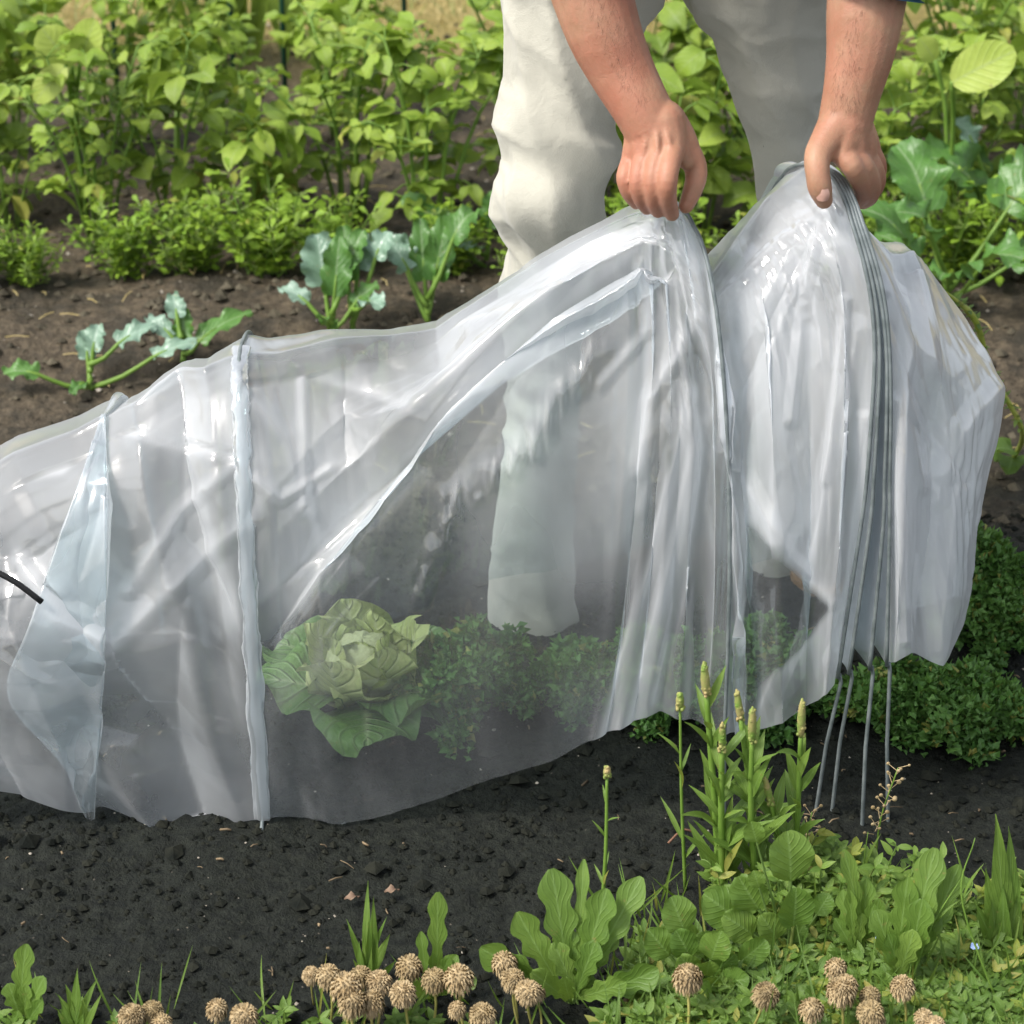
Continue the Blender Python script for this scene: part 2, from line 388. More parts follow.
ST = [
 (rows([(-150, 800, -.47), (-150, 750, -.46), (-150, 700, -.43), (-150, 650, -.4), (-148, 600, -.33), (-148, 560, -.2)]), 0),
 (rows([(-4, 792, -.47), (-4, 752, -.46), (-2, 695, -.45), (4, 640, -.42), (2, 560, -.35), (0, 468, -.2)]), 26),
 (rows([(95, 815, -.44), (100, 750, -.445), (104, 690, -.45), (106, 630, -.445), (108, 510, -.37), (105, 414, -.21)]), 22),
 (rows([(88, 812, -.44), (58, 758, -.44), (8, 694, -.44), (30, 620, -.43), (74, 500, -.355), (103, 416, -.205)]), 18),
 (rows([(180, 828, -.43), (180, 750, -.42), (182, 680, -.40), (184, 600, -.39), (182, 470, -.31), (182, 370, -.2)]), 16),
 (rows_from_hoop(1), 14),
 (rows([(345, 824, -.43), (345, 745, -.435), (342, 640, -.43), (350, 527, -.395), (345, 430, -.26), (345, 337, -.17)], bz=.03, fold=.03), 24),
 (rows([(440, 799, -.43), (442, 700, -.43), (445, 560, -.41), (447, 414, -.355), (440, 370, -.25), (435, 328, -.15)], bz=.06, fold=.045), 24),
 (rows([(540, 763, -.43), (545, 660, -.43), (548, 500, -.395), (548, 318, -.325), (537, 290, -.22), (530, 262, -.16)], bz=.1, fold=.06), 26),
 (rows([(600, 735, -.43), (617, 620, -.42), (635, 450, -.38), (640, 265, -.30), (640, 240, -.24), (628, 215, -.20)], bz=.12, fold=.06), 24),
 (rows([(660, 712, -.43), (672, 600, -.42), (680, 420, -.39), (676, 290, -.31), (672, 240, -.27), (668, 206, -.225)], bz=.13), 20),
 (rows_from_hoop(2), 14),
 (rows([(748, 738, -.43), (744, 650, -.43), (738, 540, -.41), (728, 420, -.37), (718, 330, -.30), (709, 276, -.20)], bz=.14), 16),
 (rows([(785, 722, -.43), (780, 630, -.435), (775, 500, -.41), (765, 370, -.36), (752, 290, -.29), (737, 236, -.18)], bz=.14), 26),
 (rows([(818, 700, -.43), (822, 610, -.435), (828, 470, -.415), (824, 330, -.37), (805, 245, -.30), (768, 195, -.15)], bz=.13), 26),
 (rows_from_hoop(3), 18), (rows_from_hoop(4), 12), (rows_from_hoop(5), 12), (rows_from_hoop(6), 12),
 (rows([(912, 654, -.425), (914, 590, -.43), (915, 500, -.41), (912, 400, -.37), (904, 310, -.29), (892, 252, -.2)], bz=.15), 18),
 (rows([(940, 662, -.37), (950, 600, -.37), (956, 500, -.35), (950, 400, -.31), (936, 310, -.25), (914, 251, -.17)], bz=.16), 20),
 (rows([(966, 598, -.26), (977, 540, -.26), (988, 475, -.23), (1000, 387, -.18), (966, 330, -.15), (928, 270, -.12)], by=-.03, bz=.2), 20),
 (rows([(950, 600, -.10), (960, 540, -.10), (965, 470, -.09), (962, 400, -.08), (940, 330, -.08), (915, 262, -.08)], by=-.02, bz=.2, backx=-.03), 18),
 (rows([(900, 610, -.03), (905, 540, -.03), (905, 470, -.03), (905, 400, -.03), (900, 330, -.04), (895, 268, -.06)], by=-.01, bz=.2, backx=-.03), 14)]
S = [s for s, _ in ST]; M = len(S); colsP = []; coli = [0]; su = []
for i in range(M - 1):
    n_ = ST[i + 1][1]; p0 = S[i - 1] if i else S[0] * 2 - S[1]; p1, p2 = S[i], S[i + 1]; p3 = S[i + 2] if i + 2 < M else p2 * 2 - p1
    for q in range(n_):
        t = q / n_
        cub = .5 * (2 * p1 + (p2 - p0) * t + (2 * p0 - 5 * p1 + 4 * p2 - p3) * t * t + (3 * p1 - p0 - 3 * p2 + p3) * t ** 3)
        ck = 0 if i in (1, 2, 3) else .3
        colsP.append(ck * cub + (1 - ck) * (p1 * (1 - t) + p2 * t)); su.append(i + t)
    coli.append(len(colsP))
colsP.append(S[-1]); su.append(M - 1)
X = np.array(colsP); su = np.array(su); NU, NV = X.shape[:2]
vv = np.linspace(0, 1, NV)[None, :]; jj = np.arange(NV)[None, :]
fv = np.clip(1 - jj / (NF - 1), 0, 1) + np.clip((jj - NF) / NB, 0, 1)           # 1 at both hems, 0 at the crest
def tri(x): return 2 * np.abs((x - np.floor(x)) * 2 - 1) - 1
def win(a, b, c, d): return (np.clip((su - a) / (b - a), 0, 1) * np.clip((d - su) / (d - c), 0, 1))[:, None]
def nfield(sx_, sy_, seed, oct=3):
    out = np.zeros((NU, NV)); amp = 1; R = np.random.default_rng(seed)
    for o in range(oct):
        gx, gy = max(3, int(sx_ * 2 ** o) + 3), max(3, int(sy_ * 2 ** o) + 3); g = R.standard_normal((gx, gy))
        u = np.linspace(0, gx - 2.001, NU); v = np.linspace(0, gy - 2.001, NV)
        iu, iv = u.astype(int), v.astype(int); tu = (u - iu)[:, None]; tv = (v - iv)[None, :]
        tu = tu * tu * (3 - 2 * tu); tv = tv * tv * (3 - 2 * tv)
        out += amp * ((g[iu][:, iv] * (1 - tu) + g[iu + 1][:, iv] * tu) * (1 - tv) + (g[iu][:, iv + 1] * (1 - tu) + g[iu + 1][:, iv + 1] * tu) * tv); amp *= .5
    return out
def pfield(su_, sv_, seed, shear=.6):
    """piecewise flat facets with straight creases between them; su_, sv_ = cell size in metres along and across"""
    R = np.random.default_rng(seed); a = UM / su_ + VM * shear / sv_ * .5 + 50; b = VM / sv_ - UM * shear / su_ * .35 + 50
    a = a + .0; ia, ib = np.floor(a).astype(int), np.floor(b).astype(int); ta, tb = a - ia, b - ib; g = R.standard_normal((260, 260))
    f00, f10, f01, f11 = g[ia % 260, ib % 260], g[(ia + 1) % 260, ib % 260], g[ia % 260, (ib + 1) % 260], g[(ia + 1) % 260, (ib + 1) % 260]
    lo = f00 + (f10 - f00) * ta + (f01 - f00) * tb; hi = f11 + (f01 - f11) * (1 - ta) + (f10 - f11) * (1 - tb)
    return np.where(ta + tb < 1, lo, hi)
UM = np.cumsum(np.concatenate([[0], np.linalg.norm(np.diff(X[:, NF // 2], axis=0), axis=-1)]))[:, None] * np.ones((1, NV))
VM = np.ones((NU, 1)) * (np.arange(NV) * .0085)[None, :]
# seams: the sleeve over each hoop keeps the film on the wire, outside it
uu = su[:, None]
for a in (15, 16, 17): X[:, :, 1] += win(a, a + .5, a + .5, a + 1) * (.055 * (.15 + fv ** .5))
X0 = X.copy()
pin = np.zeros((NU, NV)); 
for st in (5, 11, 15, 16, 17, 18): pin[coli[st], :] = 1
c2 = coli[11]; pin[c2 - 6:c2 + 4, NF - 5:NF + 4] = 1
c3 = coli[15]; pin[c3 - 6:c3, NF - 6:NF + 6] = 1
pin[0, :] = 1
sl = np.full((NU, NV), .003)
sl += win(11, 11.5, 14.5, 15) * .003 + win(18, 18.5, 22, 23) * .003 + win(0, .5, 4.5, 5) * .002
slx = sl * (1.3 + .9 * nfield(16, 4, 21)); kA = win(-1, 0, 4.6, 5) * .5 + .12; sly = sl * (.7 + .9 * nfield(14, 7, 22)) * np.minimum(kA, 1)
fam = [(1, 0, slx, 1.0), (0, 1, sly, 1.0), (1, 1, sl * .8, .8), (1, -1, sl * .8, .8), (3, 0, sl * .4, .22), (0, 3, sl * .4, .22)]
def sls(d, N): return (slice(None), slice(None)) if d == 0 else ((slice(0, N - d), slice(d, N)))
def pair(di, dj):
    a = [slice(0, NU - di), slice(di, NU)]
    if dj >= 0: b = [slice(0, NV - dj), slice(dj, NV)]
    else: b = [slice(-dj, NV), slice(0, NV + dj)]
    return (a[0], b[0]), (a[1], b[1])
cons = []
for di, dj, sk, st in fam:
    A_, B_ = pair(di, dj); L0 = np.linalg.norm(X0[A_] - X0[B_], axis=-1)
    cons.append((A_, B_, L0 * (1 + sk[A_]), st))
invm = (1 - pin)[:, :, None]
X += (nfield(30, 5, 31, 2) * .0006)[:, :, None] * np.array([.3, 1, .5]) * invm
cnt = 7.0
vel = np.zeros_like(X)
for it in range(50):
    vel *= .82
    X += vel * invm; X[:, :, 2] -= .00002 * invm[:, :, 0]
    Xp = X.copy()
    for sub in range(2):
        D = np.zeros_like(X)
        for A_, B_, L0, st in cons:
            d = X[B_] - X[A_]; L = np.linalg.norm(d, axis=-1); g = (L - L0) / np.maximum(L, 1e-7) * st
            g = g[:, :, None] * d * .5; D[A_] += g; D[B_] -= g
        X += D * (2.2 / cnt) * invm
    X += (X0 - X) * .012 * invm
    vel += (X - Xp) * .5
X[:, :, 2] = np.maximum(X[:, :, 2], .004)
# finer grid before the sharp creases go in
def upsample(A, ku, kv):
    nu, nv = A.shape[:2]; u = np.linspace(0, nu - 1, (nu - 1) * ku + 1); v = np.linspace(0, nv - 1, (nv - 1) * kv + 1)
    iu = np.minimum(u.astype(int), nu - 2); iv = np.minimum(v.astype(int), nv - 2)
    def cub(B, i, t, n, ax):
        g = lambda k: np.take(B, np.clip(i + k, 0, n - 1), axis=ax); sh = [1] * B.ndim; sh[ax] = -1; t = t.reshape(sh)
        p0, p1, p2, p3 = g(-1), g(0), g(1), g(2)
        return .5 * (2 * p1 + (p2 - p0) * t + (2 * p0 - 5 * p1 + 4 * p2 - p3) * t * t + (3 * p1 - p0 - 3 * p2 + p3) * t ** 3)
    return cub(cub(A, iu, u - iu, nu, 0), iv, v - iv, nv, 1)
KU, KV = 2, 3
X = upsample(X, KU, KV); pin = np.clip(upsample(pin, KU, KV), 0, 1)
su = np.interp(np.linspace(0, NU - 1, (NU - 1) * KU + 1), np.arange(NU), su); iu_ = np.linspace(0, NU - 1, (NU - 1) * KU + 1)
NU0, NV0 = NU, NV; NU, NV = X.shape[:2]; jj = np.linspace(0, NV0 - 1, NV)[None, :]; uu = su[:, None]
fv = np.clip(1 - jj / (NF - 1), 0, 1) + np.clip((jj - NF) / NB, 0, 1)
UM = np.cumsum(np.concatenate([[0], np.linalg.norm(np.diff(X[:, NV // 3], axis=0), axis=-1)]))[:, None] * np.ones((1, NV)); VM = np.ones((NU, 1)) * jj * .0085
# pleats
uu = su[:, None]
w1 = nfield(9, -1, 3, 1) * .20 + nfield(5, -1, 4, 1) * .25; edge_ = np.clip(np.abs(jj - NF) / 16, 0, 1)
am = np.clip(.75 + .5 * nfield(12, -1, 5, 2), .1, 1.6)
hemf = 1 - .75 * np.clip((fv - .7) / .3, 0, 1); dy = np.zeros((NU, NV)); dx = np.zeros((NU, NV))
dy += win(8.6, 9.6, 10.6, 11.0) * tri(uu * 2.1 + w1 * 2) * .009 * edge_ * (.1 + fv) * am
dy += win(11.0, 11.6, 14.4, 15.0) * tri(uu * .62 + w1 + .2) * .016 * (.1 + fv ** .7) * edge_ * hemf
dy += win(18, 18.5, 22.5, 23) * tri(uu * .6 + w1) * .015 * (.1 + fv) * edge_ * hemf
dy += win(0.2, .6, 1.7, 2.0) * tri(uu * .8 + (jj / (NV0 - 1)) * 1.7) * .008 + win(3.0, 3.6, 4.2, 4.9) * tri(uu * 1.0 + (jj / (NV0 - 1)) * 2.3 + w1) * .013
X[:, :, 1] += dy * (1 - pin); X[:, :, 0] += dx * (1 - pin)
# fine crease relief across the whole film
Nn = np.cross(np.gradient(X, axis=0), np.gradient(X, axis=1)); Nn /= np.maximum(np.linalg.norm(Nn, axis=-1, keepdims=True), 1e-9)
soft = np.clip(1 - sum(np.exp(-((iu_ - coli[k_]) / 4.) ** 2) for k_ in (5, 11, 15, 16, 17, 18)), 0, 1)[:, None] * (.25 + .75 * np.clip(np.abs(jj - NF) / 14, 0, 1))
AB = (1 - np.clip((su - 10.4) / .8, 0, 1))[:, None]
fac_ = AB * (.0090 * pfield(.095, .15, 1) + .0012 * pfield(.05, .12, 2, -.8) + .0005 * pfield(.014, .03, 3)) + (1 - AB) * (.0065 * pfield(.085, .20, 4, .9) + .0014 * pfield(.04, .14, 5, -.9) + .0005 * pfield(.011, .05, 6))
clear = np.exp(-(((su - 7.6) / 1.6) ** 2))[:, None] * np.clip((44 - jj) / 10, 0, 1)
X += Nn * (fac_ * soft * (1 - .55 * clear))[:, :, None]
FWn, UPn = np.array(tuple(FW)), np.array(tuple(UP)); Q = X - np.array(tuple(CAM)); dep = Q @ FWn
PXL = np.stack([512 + F * Q[..., 0] / dep, 512 - F * (Q @ UPn) / dep], -1)
front = (jj < NF - 6) * np.ones((NU, 1))
def near(line, wd, tent=False):
    best = np.full((NU, NV), 1e9)
    for (ax, ay), (bx, by) in zip(line, line[1:]):
        a = np.array([ax, ay]); b = np.array([bx, by]); ab = b - a; t = np.clip(((PXL - a) @ ab) / (ab @ ab), 0, 1)
        best = np.minimum(best, np.linalg.norm(PXL - (a + t[..., None] * ab), axis=-1))
    return (np.maximum(0, 1 - best / (wd * 1.6)) if tent else np.exp(-(best / wd) ** 2)) * front
facet = pfield(.010, .016, 99, .5) + .6 * pfield(.0055, .008, 98, -.4)
W1 = near([(600, 350), (562, 395), (530, 450), (500, 470), (455, 500), (440, 545), (415, 590)], 13)
W2 = near([(690, 300), (676, 380), (660, 450), (640, 520)], 15) * .8
W3 = near([(300, 300), (180, 500), (130, 590)], 22) * .4 + near([(640, 215), (655, 270)], 20) * .3 + near([(830, 215), (815, 300), (850, 330)], 25) * .25 + near([(835, 400), (828, 520)], 12) * .5
X += Nn * ((W1 + W2 * .5) * np.clip(facet, -1.2, 1.2) * .0030 * (1 - pin))[:, :, None]
X += Nn * (W1 * .006)[:, :, None]
W4 = near([(668, 212), (650, 260), (640, 300)], 38) + near([(820, 205), (810, 280), (800, 340)], 45) + near([(244, 360), (252, 600)], 20) * .7 + near([(960, 390), (975, 520)], 26) * .6 + near([(835, 430), (825, 540)], 18) * .7
X += Nn * (W4 * np.clip(pfield(.009, .05, 61, .5) + .6 * pfield(.006, .03, 62, -.5), -1.5, 1.5) * .0013 * (1 - pin))[:, :, None]
CRE = [[(105, 425), (170, 442), (240, 458)], [(240, 462), (180, 510), (130, 590)], [(250, 400), (285, 440), (304, 505)], [(302, 350), (304, 430), (305, 505)], [(250, 352), (330, 380), (400, 402)],
       [(250, 520), (200, 560), (110, 650)], [(255, 480), (280, 500), (330, 470)], [(20, 560), (60, 620), (100, 640)], [(0, 480), (60, 470), (105, 425)],
       [(640, 262), (648, 330), (600, 385)], [(690, 390), (650, 560), (600, 738)], [(700, 420), (670, 560), (625, 733)], [(706, 450), (690, 560), (655, 705)], [(697, 320), (650, 400), (640, 470)], [(600, 235), (540, 300), (440, 330)],
       [(822, 212), (770, 250), (722, 300)], [(816, 220), (770, 320), (722, 440)], [(856, 330), (840, 420), (822, 520), (790, 640), (750, 732)], [(845, 300), (838, 400), (828, 480)], [(742, 470), (790, 560), (836, 602)],
       [(738, 640), (770, 590), (800, 540)], [(818, 225), (800, 330), (790, 420)], [(862, 420), (850, 520), (835, 660)], [(730, 300), (740, 420), (745, 520)],
       [(886, 300), (930, 430), (966, 482)], [(912, 256), (946, 420), (938, 500)], [(962, 430), (950, 540), (938, 650)], [(896, 400), (900, 520), (905, 640)], [(925, 500), (922, 580), (930, 655)], [(1000, 388), (960, 430), (945, 470)]]
HZL = np.zeros((NU, NV))
for k, ln in enumerate(CRE):
    e_ = near(ln, 5 + (k % 3) * 2.5, True); X += Nn * (e_ * (.0036 if k % 4 else -.0032) * (1 - pin))[:, :, None]; HZL = np.maximum(HZL, near(ln, 3.4 + (k % 4)))
def poly(pts, soft=2):
    """1 inside the pixel outline of a doubled patch of film, 0 outside"""
    x, y = PXL[..., 0], PXL[..., 1]; ins = np.zeros((NU, NV), bool)
    for (ax, ay), (bx, by) in zip(pts, pts[1:] + pts[:1]):
        if ay != by: ins ^= ((ay > y) != (by > y)) & (x < (bx - ax) * (y - ay) / (by - ay) + ax)
    m = (ins * front).astype(float)
    for _ in range(soft):
        m[1:-1] = (m[:-2] + m[2:] + m[1:-1]) / 3; m[:, 1:-1] = (m[:, :-2] + m[:, 2:] + m[:, 1:-1]) / 3
    return m
hz = .10 + win(-1, 0, 4.6, 5.4) * .14 + win(5, 5.6, 11, 12) * np.clip((jj - 40) / 3, 0, 1) * np.clip((NF + 8 - jj) / 20, 0, 1) * .22 + win(9.2, 10.0, 11.5, 12) * .05
hz = hz + np.clip((su - 11) / .5, 0, 1)[:, None] * (.24 + .10 * np.clip(1 - fv * 1.1, 0, 1)) + np.clip((su - 18) / .5, 0, 1)[:, None] * .05
for pts, a in (([(107, 420), (245, 455), (245, 475), (180, 515), (128, 595), (107, 640)], .05), ([(215, 620), (250, 540), (250, 600), (140, 700), (100, 760)], .06),
               ([(712, 300), (800, 185), (862, 260), (872, 480), (832, 600), (745, 500)], .10), ([(655, 560), (722, 420), (722, 700), (650, 712)], .05),
               ([(640, 262), (690, 330), (650, 500), (610, 560), (560, 420)], .07), ([(887, 260), (940, 420), (966, 482), (940, 655), (890, 655)], .08), ([(690, 390), (720, 400), (640, 735), (600, 738)], .10)):
    hz = hz + poly(pts) * a
hz = hz + poly([(440, 340), (630, 208), (655, 420), (640, 590), (480, 610), (450, 480)], 40) * .17
def fade(line, a, reach):
    """a crease: dense at the line, fading away on its left side"""
    best = np.full((NU, NV), 1e9); sg = np.zeros((NU, NV))
    for (ax, ay), (bx, by) in zip(line, line[1:]):
        p0 = np.array([ax, ay]); ab = np.array([bx - ax, by - ay]); rel = PXL - p0; t = np.clip((rel @ ab) / (ab @ ab), 0, 1)
        d_ = np.linalg.norm(rel - t[..., None] * ab, axis=-1); c_ = rel[..., 0] * ab[1] - rel[..., 1] * ab[0]
        m_ = d_ < best; best = np.where(m_, d_, best); sg = np.where(m_, np.sign(c_), sg)
    return a * np.where(sg > 0, np.exp(-best / reach), np.exp(-(best / 2.2) ** 2)) * front
Rk = random.Random(12)
for ln in CRE + [[(262, 600), (345, 518), (420, 446), (521, 338), (629, 258)]]: hz = hz + fade(ln if Rk.random() < .5 else ln[::-1], Rk.uniform(.10, .26), Rk.uniform(12, 46))
hz = hz + HZL * .14 + .05 * np.clip(pfield(.06, .09, 9), -1, 1.5) * (1 - clear * .6)
hz = hz * (1 + .2 * nfield(18, 5, 55, 3)); hz = np.where(jj > NF + 12, np.clip(hz, .05, .085), hz)
tri_ = poly([(748, 520), (832, 606), (800, 650), (742, 700)], 1); hz = hz * (1 - tri_) + .10 * tri_
hz = hz * (1 - .55 * win(1.9, 2.1, 2.9, 3.1) * (jj < NF))
hz = np.clip(hz, .045, .7)
for _ in range(2):
    hz[1:-1] = (hz[:-2] + hz[2:] + hz[1:-1] * 2) / 4; hz[:, 1:-1] = (hz[:, :-2] + hz[:, 2:] + hz[:, 1:-1] * 2) / 4
me = bpy.data.meshes.new('film_cover')
idx = np.arange(NU * NV).reshape(NU, NV)
q = np.stack([idx[:-1, :-1], idx[1:, :-1], idx[1:, 1:], idx[:-1, 1:]], -1).reshape(-1, 4)
me.vertices.add(NU * NV); me.vertices.foreach_set('co', (X - np.array(tuple(CO))).astype(np.float32).ravel())
me.loops.add(q.size); me.loops.foreach_set('vertex_index', q.ravel().astype(np.int32))
me.polygons.add(len(q)); me.polygons.foreach_set('loop_start', np.arange(0, q.size, 4, dtype=np.int32)); me.update(calc_edges=True)
me.polygons.foreach_set('use_smooth', [True] * len(q))
uvl = me.uv_layers.new(name='UVMap')
UV = np.stack([UM, VM], -1).reshape(-1, 2)
uvl.data.foreach_set('uv', UV[q.ravel()].astype(np.float32).ravel())
at_ = me.attributes.new('haze', 'FLOAT', 'POINT'); at_.data.foreach_set('value', hz.astype(np.float32).ravel())
def film_mat(name, haze, tint=(.87, .945, .965)):
    n = NT(name)
    geo = n.n('NewGeometry')
    uvn = n.n('UVMap'); mp = n.n('Mapping'); mp.inputs['Scale'].default_value = (1, .45, 1); n.l(uvn.outputs[0], mp.inputs[0])
    n1 = n.n('TexNoise'); n1.inputs['Scale'].default_value = 22; n1.inputs['Detail'].default_value = 3; n1.inputs['Distortion'].default_value = .6; n.l(mp.outputs[0], n1.inputs[0])
    h = n1.outputs[0]
    nm = n.bump(h, .07, .010)
    dot = n.n('VectorMath', operation='DOT_PRODUCT'); n.l(geo.outputs['Normal'], dot.inputs[0]); n.l(geo.outputs['Incoming'], dot.inputs[1])
    c = n.math('MAXIMUM', n.math('ABSOLUTE', dot.outputs['Value']), .24)
    if haze is None:
        at = n.n('Attribute', attribute_name='haze'); hsrc = n.math('SUBTRACT', 1.0, at.outputs['Fac'])
    else: hsrc = 1 - haze
    T = n.math('POWER', hsrc, n.math('DIVIDE', 1.0, c))
    d1 = n.n('BsdfDiffuse'); d1.inputs[0].default_value = (.945, .96, .985, 1)
    t1 = n.n('BsdfTranslucent'); t1.inputs[0].default_value = (.945, .96, .985, 1)
    n.l(nm, d1.inputs['Normal']); n.l(nm, t1.inputs['Normal'])
    m1 = n.n('MixShader'); m1.inputs[0].default_value = .55; n.l(d1.outputs[0], m1.inputs[1]); n.l(t1.outputs[0], m1.inputs[2])
    tr = n.n('BsdfTransparent'); tr.inputs[0].default_value = (*tint, 1)
    m2 = n.n('MixShader'); n.l(T, m2.inputs[0]); n.l(m1.outputs[0], m2.inputs[1]); n.l(tr.outputs[0], m2.inputs[2])
    gl = n.n('BsdfGlossy'); gl.inputs['Roughness'].default_value = .075; n.l(nm, gl.inputs['Normal'])
    fr_ = n.n('Fresnel'); fr_.inputs[0].default_value = 1.5; n.l(nm, fr_.inputs['Normal'])
    m3 = n.n('MixShader'); n.l(n.math('MINIMUM', n.math('MULTIPLY', fr_.outputs[0], 2.0), .45), m3.inputs[0]); n.l(m2.outputs[0], m3.inputs[1]); n.l(gl.outputs[0], m3.inputs[2])
    return n.done(m3.outputs[0])
me.materials.append(film_mat('polythene_film', None))
fo = bpy.data.objects.new('film_cover', me); COL.objects.link(fo); fo.parent = cloche
# welded sleeve of doubled film round the second hoop, wrinkled
def sleeve(k, rad, name='sleeve', t0=0, t1=1.0, wob=.3):
    fr, bk = H[k]; P = interp(fr + bk, 200); mb = MB(); n_ = 18
    P = P[int(200 * t0):int(200 * t1)]
    rows_ = []; uvs = []
    for i, p in enumerate(P):
        t = (P[min(i + 1, len(P) - 1)] - P[max(i - 1, 0)]).normalized(); a = V((1, 0, 0)); a = (a - t * a.dot(t)).normalized(); c = t.cross(a)
        r_ = []; uv_ = []
        for j in range(n_ + 1):
            w_ = 2 * PI * j / n_; e = 1 + wob * noise.noise(V((i * .20, math.cos(w_) * 1.1, math.sin(w_) * 1.1 + k))) + wob * .8 * abs(noise.noise(V((i * .9, math.cos(w_) * 2.1, math.sin(w_) * 2.1 + k))))
            r_.append(p + a * math.cos(w_) * rad * 1.6 * e + c * math.sin(w_) * rad * .7 * e); uv_.append((j * .003, i * .01))
        rows_.append(r_); uvs.append(uv_)
    mb.grid(rows_, uvs); return mb.build(name, film_mat('film_' + name, .34), cloche, CO)
sleeve(1, .0046, wob=.5, t1=.52)
PY = PY_
# ---------------------------------------------------------------- person
def remesh(mb, name, voxel, mat, parent, org, smooth_it=4, fac=.5, post=None):
    o = mb.build(name + '_src', mat, None, None); m = o.modifiers.new('r', 'REMESH'); m.mode = 'VOXEL'; m.voxel_size = voxel
    s_ = o.modifiers.new('s', 'SMOOTH'); s_.iterations = smooth_it; s_.factor = fac
    dg = bpy.context.evaluated_depsgraph_get(); me = bpy.data.meshes.new_from_object(o.evaluated_get(dg))
    bpy.data.objects.remove(o); me.name = name
    n = len(me.vertices); co_ = np.empty(n * 3, np.float32); me.vertices.foreach_get('co', co_); co_ = co_.reshape(n, 3)
    if post:
        nr = np.empty(n * 3, np.float32); me.vertices.foreach_get('normal', nr); co_ = post(co_, nr.reshape(n, 3))
    me.vertices.foreach_set('co', (co_ - np.array(tuple(org))).astype(np.float32).ravel()); me.update()
    me.polygons.foreach_set('use_smooth', [True] * len(me.polygons)); me.materials.clear(); me.materials.append(mat)
    ob = bpy.data.objects.new(name, me); COL.objects.link(ob); ob.parent = parent; return ob
def caps(mb, pts, rads, n=14, sq=1.0):
    pts = [V(p) for p in pts]
    mb.tube(pts, rads, n, True, sq)
    for p, r in zip(pts, rads): mb.ball(p, r * .995, n, 9)
def chain(mb, L, n=12, k=14):
    """L: list of (px,py,Y,radius)"""
    P = interp([tuple(PY(a, b, c)) for a, b, c, r in L], k); R = [v.x for v in interp([(r, 0, 0) for *_, r in L], k)]
    caps(mb, P, R, n)
# skin
n = NT('skin')
f1 = n.ramp(n.noise(26, 4), [(.35, (0, 0, 0)), (.68, (1, 1, 1))]); f2 = n.ramp(n.noise(9, 3), [(.4, (0, 0, 0)), (.62, (1, 1, 1))])
c = n.mix(f1, (.35, .188, .112), (.48, .285, .18)); f3 = n.ramp(n.noise(75, 5, .65), [(.38, (0, 0, 0)), (.62, (1, 1, 1))]); c = n.mix(n.math('MULTIPLY', f3, .26), c, (.54, .22, .15)); c = n.mix(n.math('MULTIPLY', f2, .6), c, (.39, .135, .085))
nb = n.bump(n.noise(900, 2), .25, .0006, n.bump(n.noise(150, 3, dist=2.0), .3, .0015))
skin_m = n.done(n.principled(c, .5, .35, nb, Subsurface_Weight=.12, Subsurface_Scale=.006))
nail_m = plain_mat('fingernail', (.55, .32, .25), (.62, .39, .32), 90, .28, .5)
hair_m = plain_mat('brown_hair', (.05, .03, .018), (.10, .06, .035), 60, .5, .3, .8, 200, .004)
beige = NT('trouser_cloth')
wv = beige.noise(900, 2); c = beige.mix(beige.ramp(beige.noise(5, 4), [(.35, (0, 0, 0)), (.7, (1, 1, 1))]), (.42, .405, .34), (.50, .485, .41))
pants_m = beige.done(beige.principled(c, .85, .15, beige.bump(wv, .4, .001, beige.bump(beige.noise(34, 4, .6, dist=.3), .32, .007)), Sheen_Weight=.2))
shirt_m = plain_mat('blue_shirt', (.03, .10, .17), (.05, .14, .22), 15, .85, .15, .5, 60, .006)
shoe_m = plain_mat('dark_shoe', (.02, .028, .026), (.04, .05, .045), 40, .6, .3, .3, 120, .002)
sole_m = plain_mat('orange_sole', (.22, .12, .05), (.30, .17, .06), 40, .6)
PO = V((PZ(670, 640).x, .12, 0))
person = empty('person', PO, 'person in beige trousers and blue shirt bending down, gathering plastic tunnel with both hands', 'person')
body = MB()
# arm on the left of the photo (back of the hand to the camera, fingers pinching the film)
chain(body, [(578, -60, -.17, .040), (588, -20, -.175, .038), (604, 32, -.19, .0345), (621, 70, -.20, .0305), (640, 105, -.215, .0272), (652, 128, -.222, .0262)], 22, 16)
for L in [
    [(650, 124, -.218, .0225), (640, 146, -.224, .0160), (631, 163, -.228, .0100)],
    [(653, 124, -.222, .0235), (647, 144, -.232, .0165), (644, 160, -.241, .0105)],
    [(657, 124, -.224, .0235), (658, 143, -.236, .0165), (658, 157, -.247, .0110)],
    [(661, 124, -.224, .0235), (669, 143, -.236, .0165), (671, 155, -.247, .0112)],
    [(664, 124, -.216, .0220), (678, 140, -.222, .0175), (689, 156, -.226, .0125)]]: chain(body, L, 14, 8)
for L in [   # fingers: knuckle, middle joint, tip
    [(631, 163, -.229, .0102), (626.5, 171, -.237, .0086), (625, 180, -.243, .0082), (629, 193, -.243, .0074), (636, 203, -.237, .0062)],
    [(644, 160, -.242, .0108), (640, 170, -.252, .0090), (638, 184, -.259, .0086), (641, 199, -.256, .0076), (647, 208, -.248, .0066)],
    [(658, 157, -.248, .0112), (654.5, 169, -.259, .0092), (652.5, 185, -.266, .0088), (654, 201, -.263, .0078), (658, 211, -.255, .0068)],
    [(671.5, 154, -.249, .0114), (669, 168, -.264, .0098), (667, 184, -.273, .0096), (668, 200, -.269, .0084), (672, 214, -.259, .0070)],
    [(689, 155, -.226, .0128), (695, 166, -.228, .0112), (696, 178, -.233, .0102), (692, 192, -.242, .0090), (686, 206, -.250, .0072)]]: chain(body, L, 14, 14)
